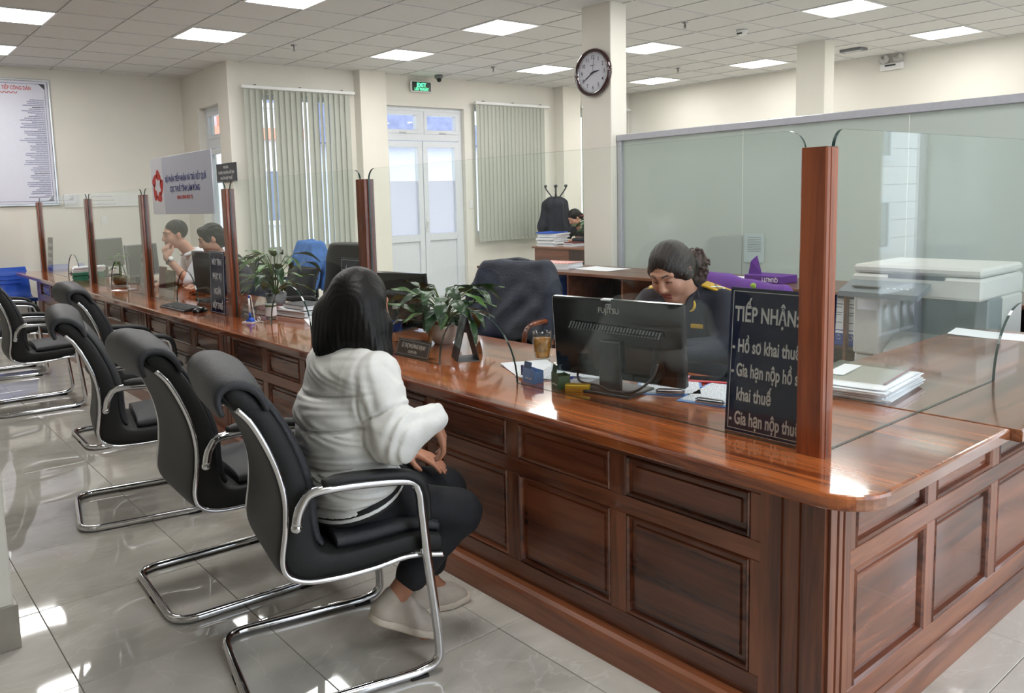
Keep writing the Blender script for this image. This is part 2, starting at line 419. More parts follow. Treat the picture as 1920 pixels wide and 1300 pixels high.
# ---- ceiling: tiles, runners, light panels
LIGHTS = {
 (-8.3,1.55):'square LED ceiling panel cut by the upper left picture edge',
 (-10.1,1.55):'LED ceiling panel sliver at the left edge, above the framed regulations board',
 (-8.3,3.35):'square LED ceiling panel nearest the corner wall with the regulations board',
 (-6.5,3.35):'LED ceiling panel cut by the top picture edge, left of centre',
 (-8.3,5.75):'square LED ceiling panel just in front of the pilaster beside the exit door',
 (-6.5,5.75):'large square LED ceiling panel left of the clock pillar head',
 (-8.3,8.15):'square LED ceiling panel seen directly left of the round wall clock',
 (-6.5,8.15):'square LED ceiling panel touching the right edge of the clock pillar',
 (-8.3,10.55):'smallest far LED ceiling panel low to the right of the wall clock',
 (-6.5,10.55):'LED ceiling panel just left of the rear square pillar',
 (-4.1,8.15):'large LED ceiling panel cut by the top edge above the rear pillar',
 (-4.1,10.55):'rightmost square LED ceiling panel above the emergency lamp'}
HID = [(-6.5,1.55),(-4.1,1.55),(-4.1,3.35),(-4.1,5.75),(-1.7,1.55),(-1.7,4.55),(-1.7,8.15),(.7,1.55),(.7,4.55),(-1.7,10.55),(.7,8.15)]
M['led'] = emit('led_diffuser_glow', (1,.985,.96,1), LED)
ceil = struct('ceiling', MB().box(XL-.2,XE+.2,YN-.2,YR+.2,HC+.06,HC+.16), M['cshadow'])
cm = MB().bbox(-.292,.292,-.292,.292,0,.012,.003).mesh('ceiling_tile', M['ctile'])
CX, CY = -8.0, 3.05
def is_light(cx,cy):
    for k in list(LIGHTS)+HID:
        if abs(k[0]-cx) < .2 and abs(k[1]-cy) < .2: return k
allc = []; restc = MB()
for i in range(-7, 22):
    for j in range(-14, 16):
        cx, cy = CX+.6*(i+.5), CY+.6*(j+.5)
        if not (XL-.35 < cx < XE+.35 and YN-.35 < cy < YR+.35) or is_light(cx,cy): continue
        if cx < XB-.2 and cy > YJ+.2: continue
        allc.append((0 if inview((cx,cy,HC),25) else 1, cx*cx+cy*cy, cx, cy))
allc.sort()
for k,(v,d,cx,cy) in enumerate(allc):
    if v == 0 and k < 295:
        o = bpy.data.objects.new('ceiling_tile', cm); link(o, ceil); o.location = (cx,cy,HC+.005)
        o.rotation_euler = (random.gauss(0,.002), random.gauss(0,.002), 0)
    else: restc.bbox(cx-.292,cx+.292,cy-.292,cy+.292,HC+.005,HC+.017,.003)
o = restc.build('ceiling_tile_field', M['ctile'], ceil); o['kind'] = 'stuff'
for i in range(-6, 22):
    x = CX+.6*i
    if XL < x < XE: MB().box(x-.008,x+.008,YN,YR if x > XB else YJ,HC-.002,HC+.03).build('main_runner', M['cgrid'], ceil)
for j in range(-13, 16):
    y = CY+.6*j
    if YN < y < YR: MB().box(XL if y < YJ else XB,XE,y-.008,y+.008,HC-.0015,HC+.03).build('cross_runner', M['cgrid'], ceil)
lf = MB(); lf.box(-.296,.296,-.296,-.278,-.006,.02).box(-.296,.296,.278,.296,-.006,.02).box(-.296,-.278,-.278,.278,-.006,.02).box(.278,.296,-.278,.278,-.006,.02)
lfm = lf.mesh('light_frame', M['white'])
pl = []
for k in range(24):
    a = 2*PI*k/24; ca,sa = math.cos(a), math.sin(a); e = 8
    rr = .278/((abs(ca)**e+abs(sa)**e)**(1/e)); pl.append((rr*ca, rr*sa))
ldm = MB().prism(pl,'z',-.003,.012).mesh('light_diffuser', M['led'])
for k in list(LIGHTS)+HID:
    hid = k not in LIGHTS
    cx = CX+.6*(math.floor((k[0]-CX)/.6)+.5); cy = CY+.6*(math.floor((k[1]-CY)/.6)+.5)
    r = thing('ceiling_light', LIGHTS.get(k,'lit LED ceiling panel overhead beyond the picture'), 'ceiling light', (cx,cy,HC), 0, 'square LED ceiling panels')
    for nm,me in (('frame',lfm),('diffuser',ldm)): link(bpy.data.objects.new(nm, me), r)

# ---- outside doors, windows and blinds on the back wall
def pvc_frame(mb, y0,y1,z0,z1,x0,x1,wd):
    mb.bbox(x0,x1,y0,y1,z1-wd,z1,.003).bbox(x0,x1,y0,y1,z0,z0+wd,.003).bbox(x0,x1,y0,y0+wd,z0+wd,z1-wd,.003).bbox(x0,x1,y1-wd,y1,z0+wd,z1-wd,.003)
M['film'] = pm('frosted_film', srgb(236,238,246), .8, var=.01, trans=.0)
mt,t,b = nt('frosted_window_film'); M['film']=mt
b.inputs['Base Color'].default_value=srgb(232,234,246); b.inputs['Roughness'].default_value=.7
tl = N(t,'ShaderNodeBsdfTranslucent'); tl.inputs[0].default_value=(.78,.78,.80,1); mx=N(t,'ShaderNodeMixShader'); mx.inputs[0].default_value=.7
t.links.new(b.outputs[0],mx.inputs[1]); t.links.new(tl.outputs[0],mx.inputs[2]); t.links.new(mx.outputs[0],t.nodes['Material Output'].inputs[0])
xd0, xd1 = XB-.15, XB-.08
fr = MB(); pvc_frame(fr, 6.30,7.77,0,2.8,xd0-.01,xd1+.01,.06); fr.bbox(xd0-.01,xd1+.01,6.36,7.71,2.32,2.42,.003).bbox(xd0-.01,xd1+.01,6.99,7.07,2.42,2.74,.003)
door = struct('door_1', fr, M['pvc'])
for y0,y1 in ((6.36,6.99),(7.07,7.71)):
    f = MB(); pvc_frame(f, y0,y1,2.42,2.74,xd0,xd1+.018,.055); f = f.build('transom_sash', M['pvc'], door)
    MB().box(XB-.115,XB-.109,y0+.055,y1-.055,2.475,2.685).build('transom_pane', M['winglass'], f)
    MB().bbox(xd1+.018,xd1+.03,(y0+y1)/2-.05,(y0+y1)/2+.07,2.425,2.437,.003).build('transom_handle', M['alu'], f)
for y0,y1,hs in ((6.36,7.025,1),(7.035,7.71,-1)):
    f = MB(); pvc_frame(f, y0,y1,.02,2.31,xd0,xd1+.015,.085); f.bbox(xd0,xd1+.015,y0+.085,y1-.085,.86,.96,.003)
    leaf = f.build('door_leaf', M['pvc'], door)
    MB().bbox(xd0+.02,xd1-.01,y0+.085,y1-.085,.105,.86,.004).build('lower_panel', M['pvc'], leaf)
    MB().box(XB-.115,XB-.109,y0+.085,y1-.085,1.74,2.225).build('upper_pane', M['winglass'], leaf)
    MB().box(XB-.115,XB-.109,y0+.085,y1-.085,.96,1.74).build('frosted_pane', M['film'], leaf)
    if hs < 0:
        h = MB(); h.bbox(xd1+.015,xd1+.03,y0+.02,y0+.055,1.0,1.2,.004); h.bbox(xd1+.03,xd1+.065,y0+.028,y0+.045,1.12,1.14,.003); h.bbox(xd1+.05,xd1+.065,y0+.02,y0+.05,1.06,1.15,.004)
        h.build('door_handle', M['white'], leaf)
# door in the return wall
fr = MB()
def pvc_frame_x(mb, x0,x1,z0,z1,y0,y1,wd):
    mb.bbox(x0,x1,y0,y1,z1-wd,z1,.003).bbox(x0,x1,y0,y1,z0,z0+wd,.003).bbox(x0,x0+wd,y0,y1,z0+wd,z1-wd,.003).bbox(x1-wd,x1,y0,y1,z0+wd,z1-wd,.003)
pvc_frame_x(fr,-10.68,-9.98,0,2.75,YJ+.10,YJ+.17,.06); fr.bbox(-10.62,-10.04,YJ+.10,YJ+.17,2.22,2.34,.003)
d2 = struct('door_2', fr, M['pvc'])
f = MB(); pvc_frame_x(f,-10.62,-10.04,2.34,2.69,YJ+.09,YJ+.15,.055); f=f.build('transom_sash',M['pvc'],d2)
MB().box(-10.565,-10.095,YJ+.12,YJ+.126,2.395,2.635).build('transom_pane',M['winglass'],f)
f = MB(); pvc_frame_x(f,-10.62,-10.04,.02,2.21,YJ+.09,YJ+.15,.07); f=f.build('door_leaf',M['pvc'],d2)
MB().box(-10.55,-10.11,YJ+.12,YJ+.126,.09,2.14).build('door_pane',M['winglass'],f)
def window(n, y0,y1,z0,z1):
    f = MB(); pvc_frame(f,y0,y1,z0,z1,XB-.16,XB-.09,.06); f.bbox(XB-.155,XB-.095,(y0+y1)/2-.03,(y0+y1)/2+.03,z0+.06,z1-.06,.003)
    wdw = struct('window_%d'%n, f, M['pvc'])
    for a,b_ in ((y0+.06,(y0+y1)/2-.03),((y0+y1)/2+.03,y1-.06)): MB().box(XB-.13,XB-.124,a,b_,z0+.06,z1-.06).build('pane', M['winglass'], wdw)
window(1,4.38,5.70,.85,2.85); window(2,7.98,9.32,.9,2.85); window(3,10.3,11.4,.9,2.85)
mt,t,b = nt('grey_green_blind_fabric'); M['blind']=mt
nz=N(t,'ShaderNodeTexNoise',Scale=1.,Detail=3.); t.links.new(coords(t,(300,300,60)),nz.inputs['Vector'])
t.links.new(ramp(t,nz.outputs['Fac'],[(.3,srgb(190,193,182)),(.7,srgb(206,208,198))]),b.inputs['Base Color']); b.inputs['Roughness'].default_value=.85
tl=N(t,'ShaderNodeBsdfTranslucent'); tl.inputs[0].default_value=srgb(190,198,184); mx=N(t,'ShaderNodeMixShader'); mx.inputs[0].default_value=.22
t.links.new(b.outputs[0],mx.inputs[1]); t.links.new(tl.outputs[0],mx.inputs[2]); t.links.new(mx.outputs[0],t.nodes['Material Output'].inputs[0])
def blind(label, y0,y1,z0,z1, pitch, gaps=(), tw=12):
    r = thing('vertical_blind', label, 'blind', (XB+.10,y0,z0), 0, 'vertical window blinds')
    L = y1-y0
    MB().bbox(-.02,.03,-.03,L+.03,z1-z0-.04,z1-z0,.005).build('headrail', M['white'], r)
    for k in (.1,.5,.9): MB().bbox(-.09,.01,L*k-.012,L*k+.012,z1-z0,z1-z0+.012,.002).build('rail_bracket', M['dgrey'], r)
    n = int(L/pitch)
    wv = [(-.045+.009*i, .011*math.cos((i-5)/5*1.3)) for i in range(11)]
    mb = MB(); mb.prism([(a,c) for a,c in wv]+[(a,c+.0012) for a,c in reversed(wv)],'z',.03,z1-z0-.045)
    # local x along the vane, so turn to lie along y
    sm = mb.mesh('slat', M['blind'])
    wm = MB().bbox(-.042,.042,-.003,.004,.0,.04,.002).mesh('slat_weight', M['blind'])
    for k in range(n):
        yk = pitch*(k+.5)
        o = bpy.data.objects.new('slat', sm); link(o, r); o.location=(0,yk,0)
        o.rotation_euler=(0,0,PI/2+ (math.radians(38) if k in gaps else math.radians(tw+random.gauss(0,1.5))))
        q = bpy.data.objects.new('slat_weight', wm); link(q, o)
    ch = MB(); ch.tube([(0,pitch*(i+.5)+(.0),.012+(.006 if i%2 else 0)) for i in range(n)],.0016,5); ch.build('bead_chain', M['white'], r)
blind('wide grey-green vertical blind left of the pilaster, with bright slits of daylight', 4.24,5.78,.70,2.93,.079,(3,4,10,13))
blind('closed grey-green vertical blind right of the glazed exit door', 7.93,9.42,.80,2.91,.079,(),5)
blind('grey-green vertical blind half hidden behind the clock pillar in the far corner', 10.22,11.42,.80,2.95,.079,(),4)

# ---- east glazing: unseen entrance lets daylight onto side panels; far opening seen in reflections
f = MB(); pvc_frame(f,1.2,6.2,0,2.75,XE+.05,XE+.12,.07)
for y in (2.45,3.7,4.95): f.bbox(XE+.05,XE+.12,y-.035,y+.035,.07,2.68,.003)
w4 = struct('window_4', f, M['pvc'])
for a,b_ in ((1.27,2.415),(2.485,3.665),(3.735,4.915),(4.985,6.13)): MB().box(XE+.08,XE+.086,a,b_,.07,2.68).build('pane', M['winglass'], w4)
f = MB(); pvc_frame(f,7.55,10.2,0,2.7,XE+.05,XE+.12,.07); struct('window_5', f, M['pvc'])

# ---- frosted glass office partition
mt,t,b = nt('frosted_partition_glass'); M['frost']=mt; t.nodes.remove(b)
out=t.nodes['Material Output']
df=N(t,'ShaderNodeBsdfDiffuse'); df.inputs[0].default_value=srgb(226,234,231)
tl=N(t,'ShaderNodeBsdfTranslucent'); tl.inputs[0].default_value=srgb(232,240,237)
rf=N(t,'ShaderNodeBsdfRefraction'); rf.inputs['Color'].default_value=srgb(232,240,237); rf.inputs['Roughness'].default_value=.22; rf.inputs['IOR'].default_value=1.08
gl=N(t,'ShaderNodeBsdfGlossy'); gl.inputs['Roughness'].default_value=.05
m1=N(t,'ShaderNodeMixShader'); m1.inputs[0].default_value=.5; t.links.new(df.outputs[0],m1.inputs[1]); t.links.new(tl.outputs[0],m1.inputs[2])
m2=N(t,'ShaderNodeMixShader'); m2.inputs[0].default_value=.38; t.links.new(m1.outputs[0],m2.inputs[1]); t.links.new(rf.outputs[0],m2.inputs[2])
lw=N(t,'ShaderNodeLayerWeight',Blend=.5); pw=N(t,'ShaderNodeMath',operation='POWER'); pw.inputs[1].default_value=5; t.links.new(lw.outputs['Facing'],pw.inputs[0])
ma=N(t,'ShaderNodeMath',operation='MULTIPLY_ADD'); ma.inputs[1].default_value=.8; ma.inputs[2].default_value=.05; t.links.new(pw.outputs[0],ma.inputs[0])
m3=N(t,'ShaderNodeMixShader'); t.links.new(ma.outputs[0],m3.inputs[0]); t.links.new(m2.outputs[0],m3.inputs[1]); t.links.new(gl.outputs[0],m3.inputs[2]); t.links.new(m3.outputs[0],out.inputs[0])
pt = thing('glass_partition','long frosted glass office partition with grey metal top rail','partition',(-5.1,5.97,0))
E = [-5.06,-3.81,-2.53,-1.25,.235]
PX = 5.1; PY = 0
MB().bbox(-5.11+PX,.28+PX,-.04,.04,1.955,2.012,.004).build('top_rail', M['grey_alu'], pt)
MB().bbox(-5.11+PX,.28+PX,-.03,.03,0,.08,.004).build('bottom_rail', M['grey_alu'], pt)
for x in (-5.11,.235): MB().bbox(x+PX,x+PX+.05,-.03,.03,.08,1.955,.004).build('end_post', M['grey_alu'], pt)
for a,b_ in zip(E,E[1:]): MB().box(a+PX+.0015,b_+PX-.0015,-.0005,.0005,.08,1.955).build('frosted_pane', M['frost'], pt)
# ================================================================== reception counter
ZT = .75
ct = thing('reception_counter','long L-shaped reception counter body with red-brown raised panels','counter',(-.957,1.87,0))
OX, OY = .957, -1.87            # world -> local of ct
def cb(mb, name, mat, parent=None):
    # build geometry given in world coordinates under the counter empty
    mb.v = [(x+OX, y+OY, z) for x,y,z in mb.v]
    return mb.build(name, mat, parent or ct)
PIL = [-1.045,-3.16,-4.68,-6.27,-7.85,-10.0]; BAYS = [4,3,3,3,4]
ZR = (.125,.165,.49,.545,.675,.71)   # rails: bottom, mid, top
YF = 1.87
cb(MB().box(-10.08,-.98,YF+.022,2.62,.0,.709),'carcass',M['wx'])
def molded_panel_y(x0,x1,z0,z1,y):
    # raised and fielded panel seen from -y, set back in its frame
    mb = MB(); a=.012; b_=.03; d=.016
    R = [(x0,x1,z0,z1,y+.006),(x0+a*.5,x1-a*.5,z0+a*.5,z1-a*.5,y-.002),(x0+a,x1-a,z0+a,z1-a,y+.004),(x0+a*1.3,x1-a*1.3,z0+a*1.3,z1-a*1.3,y+d),(x0+b_,x1-b_,z0+b_,z1-b_,y+d),(x0+b_+.004,x1-b_-.004,z0+b_+.004,z1-b_-.004,y+d-.006),(x0+b_+.012,x1-b_-.012,z0+b_+.012,z1-b_-.012,y+d-.006)]
    vs=[]
    for X0,X1,Z0,Z1,Y in R: vs += [(X0,Y,Z0),(X1,Y,Z0),(X1,Y,Z1),(X0,Y,Z1)]
    fs=[]
    for i in range(len(R)-1):
        for k in range(4): fs.append((i*4+k,i*4+(k+1)%4,(i+1)*4+(k+1)%4,(i+1)*4+k))
    n=len(R)-1; fs.append((n*4,n*4+1,n*4+2,n*4+3)); mb.add(vs,fs); return mb
def fluted(x0,x1,y,z0,z1):
    # upright with two shallow grooves (profile in x,y)
    w_=x1-x0; p=[(x0,y+.03),(x0,y)]
    for c in (.38,.66):
        g=x0+w_*c; p += [(g-.007,y),(g-.005,y+.006),(g+.005,y+.006),(g+.007,y)]
    p += [(x1,y),(x1,y+.03)]
    return MB().prism(p,'z',z0,z1)
x_r = None
for k,px in enumerate(PIL):
    wd = .087 if k in (0,len(PIL)-1) else .085
    cb(fluted(px-wd,px+wd,YF-.006 if 0<k<len(PIL)-1 else YF,.09,.71),'fluted_pilaster',M['wz'])
for k,nb in enumerate(BAYS):
    xa, xb = PIL[k+1]+.085, PIL[k]-.085
    for z0,z1 in ((ZR[0]-.035,ZR[1]),(ZR[2],ZR[3]),(ZR[4],ZR[5])):
        cb(MB().bbox(xa,xb,YF,YF+.024,z0,z1,.002),'rail',M['wx'])
    pw_ = (xb-xa)/nb
    for i in range(nb+1):
        xs = xa+pw_*i; a,b_ = max(xa,xs-.031), min(xb,xs+.031)
        for z0,z1 in ((ZR[1],ZR[2]),(ZR[3],ZR[4])): cb(MB().bbox(a,b_,YF+.0005,YF+.024,z0,z1,.002),'stile',M['wz'])
    for i in range(nb):
        a,b_ = xa+pw_*i+.031, xa+pw_*(i+1)-.031
        cb(molded_panel_y(a,b_,ZR[1],ZR[2],YF),'lower_panel',M['wpanel']); cb(molded_panel_y(a,b_,ZR[3],ZR[4],YF),'upper_panel',M['wpanel'])
pp = [(1.826,0),(1.826,.075),(1.832,.088),(1.845,.097),(1.868,.1),(1.9,.1),(1.9,0)]
cb(MB().prism(pp,'x',-10.12,-.90),'plinth',M['wx'])
# ---- side counter
def sb(mb, name, mat):
    return cb(mb, name, mat)
XS = -.95
sb(MB().box(-1.5,XS-.022,2.63,4.42,0,.709),'carcass',M['wy'])
sb(MB().box(-.979,XS-.0215,1.9,2.63,0,.709),'corner_backing',M['wy'])
def swap(mb, x):   # y-facing panel -> +x-facing panel
    mb.v = [(x-(v[1]-0), v[0], v[2]) for v in mb.v]; return mb
def fl2(y0,y1):
    w_=y1-y0; p=[(XS-.02,y0),(XS,y0)]
    for c in (.36,.66):
        g=y0+w_*c; p += [(XS,g-.006),(XS-.006,g-.004),(XS-.006,g+.004),(XS,g+.006)]
    p += [(XS,y1),(XS-.02,y1)]
    return MB().prism(p,'z',.09,.71)
sb(fl2(1.885,1.985),'fluted_pilaster',M['wz'])
ys0, nb, pw_ = 1.985, 5, .487
for z0,z1 in ((ZR[0]-.035,ZR[1]),(ZR[2],ZR[3]),(ZR[4],ZR[5])): sb(MB().bbox(XS-.024,XS,ys0,4.42,z0,z1,.002),'rail',M['wy'])
for i in range(nb+1):
    y = ys0+pw_*i; a,b_ = max(ys0,y-.029), min(4.42,y+.029)
    for z0,z1 in ((ZR[1],ZR[2]),(ZR[3],ZR[4])): sb(MB().bbox(XS-.024,XS-.0005,a,b_,z0,z1,.002),'stile',M['wz'])
for i in range(nb):
    a,b_ = ys0+pw_*i+.029, ys0+pw_*(i+1)-.029
    for z0,z1,nm in ((ZR[1],ZR[2],'lower_panel'),(ZR[3],ZR[4],'upper_panel')): sb(swap(molded_panel_y(a,b_,z0,z1,0),XS),nm,M['wpanely'])
sp = [(XS+.02,0),(XS+.02,.075),(XS+.014,.088),(XS+.003,.097),(XS-.02,.1),(XS-.06,.1),(XS-.06,0)]
sb(MB().prism(sp,'y',1.84,4.44),'plinth',M['wy'])
# ---- worktops: bull-nosed slab with one round corner
def slab(outline, z0, z1, r, mat, name, label):
    n=len(outline); mb=MB(); P=[Vector((x,y)) for x,y in outline]
    prof=[(r,0),(r*.35,r*.12),(0,r*.6)]          # (inset, below top)
    nor=[]
    for i in range(n):
        a,b_,c=P[i-1],P[i],P[(i+1)%n]; d1=(b_-a).normalized(); d2=(c-b_).normalized()
        nn=Vector((-(d1.y+d2.y),d1.x+d2.x)); nn.normalize(); nor.append(nn)
    rings=[]
    for ins,dz in prof: rings.append([(P[i].x+nor[i].x*ins,P[i].y+nor[i].y*ins,z1-dz) for i in range(n)])
    for ins,dz in reversed(prof[1:]): rings.append([(P[i].x+nor[i].x*ins*.6,P[i].y+nor[i].y*ins*.6,z0+dz*.6) for i in range(n)])
    vs=[p for R_ in rings for p in R_]; fs=[]
    for k in range(len(rings)-1):
        for i in range(n): fs.append((k*n+i,k*n+(i+1)%n,(k+1)*n+(i+1)%n,(k+1)*n+i))
    fs.append(tuple(range(n))); fs.append(tuple((len(rings)-1)*n+i for i in range(n)))
    mb.add(vs,fs); o=mb.build(name,[mat,M['wtopy']]); tag(o,label,'worktop')
    for q in o.data.polygons:
        if abs(q.normal.x)>.75: q.material_index=1
    return o
rc=.13; arc=[(-.83-rc+rc*math.sin(a), 1.80+rc-rc*math.cos(a)) for a in [PI/2*k/10 for k in range(11)]]
slab([(-10.85,1.80)]+arc+[(-.83,2.688),(-10.85,2.688)],.712,ZT,.012,M['wtop'],'worktop','glossy red-brown wooden worktop along the whole reception counter')
slab([(-1.6,2.692),(-.80,2.692),(-.80,4.5),(-1.6,4.5)],.712,ZT,.01,M['wtopy'],'side_worktop','paler brown wooden worktop on the return side at right')
# corner inlay boards: the mitred end grain of the front worktop
# ---- posts
def post_mesh():
    p=[(-.036,-.03),(.036,-.03),(.036,.03),(-.036,.03)]; c=.004
    poly=[(-.036+c,-.03),(.036-c,-.03),(.036,-.03+c),(.036,-.012),(.032,-.009),(.036,-.006),(.036,.03-c),(.036-c,.03),(-.036+c,.03),(-.036,.03-c),(-.036,-.03+c)]
    return MB().prism(poly,'z',0,.82).mesh('screen_post',M['wpost']), MB().bbox(-.034,.034,-.028,.028,.8195,.8225,.001).mesh('post_cap',M['wpost'])
pmesh,pcap=post_mesh()
PX_=[-1.098,-3.345,-5.0,-6.715,-8.43,-10.66]
PL=['thick near wooden screen post at the counter corner beside the blue notice','wooden screen post directly behind the seated black-haired visitor','wooden screen post beside the narrow blue notice and computer mouse','wooden screen post left of the man in the white shirt','wooden screen post between the two far arched screens','farthest wooden screen post at the left end of the counter']
for x,lb in zip(PX_,PL):
    r=thing('screen_post',lb,'post',(x,2.072,ZT),0,'wooden screen posts')
    link(bpy.data.objects.new('shaft',pmesh),r); link(bpy.data.objects.new('cap',pcap),r)
# ---- glass screens with arched pass-throughs
def screen(name, L, H, a0, ra, ha, label, loc, rz=0, rt=(True,True)):
    # outline in local x (0..L), z (0..H), arch centre a0, half width ra, height ha
    o=[(0,0)]
    if a0 is not None:
        for k in range(25):
            an=PI*k/24; o.append((a0-ra*math.cos(an), ha*math.sin(an)))
    o.append((L,0)); r=.055
    if rt[1]: o += [(L-r+r*math.cos(a), H-r+r*math.sin(a)) for a in [PI/2*k/8 for k in range(9)]]
    else: o.append((L,H))
    if rt[0]: o += [(r-r*math.sin(a), H-r+r*math.cos(a)) for a in [PI/2*k/8 for k in range(9)]]
    else: o.append((0,H))
    th=.0045; n=len(o); mb=MB()
    vs=[(x,-th,z) for x,z in o]+[(x,th,z) for x,z in o]
    mb.add(vs,[tuple(range(n)),tuple(range(2*n-1,n-1,-1))]); mb.cur=1
    mb.add(vs,[(i,(i+1)%n,(i+1)%n+n,i+n) for i in range(n)])
    me=mb.mesh(name,[M['glass'],M['glass_edge']]); ob=bpy.data.objects.new(name,me); link(ob); ob.location=loc; ob.rotation_euler=(0,0,rz)
    return tag(ob,label,'glass screen','clear glass counter screens')
Y_G=2.072; zb=ZT+.001; HG=.87
SL=[('clear glass screen with arched opening in front of the uniformed officer',-2.54,.25),('clear glass screen behind the visitor, arch beside the pen stand',-4.21,.25),('clear glass screen carrying the hanging white sign with red star',-5.86,.22),('clear glass screen with arch in front of the bulbous glass vase',-7.57,.25),('farthest clear glass screen at the left counter end',-9.2,.25)]
for k,(lb,ac,ra) in enumerate(SL):
    x0=PX_[k+1]+.038; x1=PX_[k]-.038
    screen('glass_screen',x1-x0,HG,ac-x0,ra,.255,lb,(x0,Y_G,zb))
screen('glass_screen',2.3,HG,1.45,.25,.26,'clear glass screen along the return counter in front of the copier',(-1.085,2.115,zb),PI/2)
# ================================================================== cantilever visitor chairs
def loft(mb, stations, W, e=5., n=28):
    # stations: (u,z,nu,nz,half thickness[,half width]) -> superellipse ring in (x, normal)
    vs=[]
    for st in stations:
        u,z,nu,nz,h=st[:5]; w_=st[5] if len(st)>5 else W
        for k in range(n):
            a=2*PI*k/n; c,s=math.cos(a),math.sin(a)
            x=w_*math.copysign(abs(c)**(2/e),c); d=h*math.copysign(abs(s)**(2/e),s)
            vs.append((x,u+nu*d,z+nz*d))
    N_=len(stations); fs=[(i*n+k,i*n+(k+1)%n,(i+1)*n+(k+1)%n,(i+1)*n+k) for i in range(N_-1) for k in range(n)]
    fs += [tuple(range(n-1,-1,-1)),tuple((N_-1)*n+k for k in range(n))]
    mb.sm=True; mb.add(vs,fs); return mb
def between(outer, inner, m=10):
    o=bez([(0,u,z) for u,z in outer],m); i=bez([(0,u,z) for u,z in inner],m)
    assert len(o)==len(i)
    st=[]
    for a,b_ in zip(o,i):
        c=(a+b_)/2; d=(b_-a); h=d.length/2; d.normalize(); st.append((c.y,c.z,d.y,d.z,h))
    return st
OUT=[(-.536,.968),(-.551,.945),(-.484,.867),(-.427,.743),(-.403,.637),(-.405,.545),(-.418,.450),(-.400,.400),(-.345,.374),(-.25,.366),(-.142,.369),(-.028,.381),(.085,.362)]
INN=[(-.505,.972),(-.464,.948),(-.398,.855),(-.344,.730),(-.320,.629),(-.316,.55),(-.306,.490),(-.290,.462),(-.262,.448),(-.21,.444),(-.12,.446),(-.01,.45),(.088,.428)]
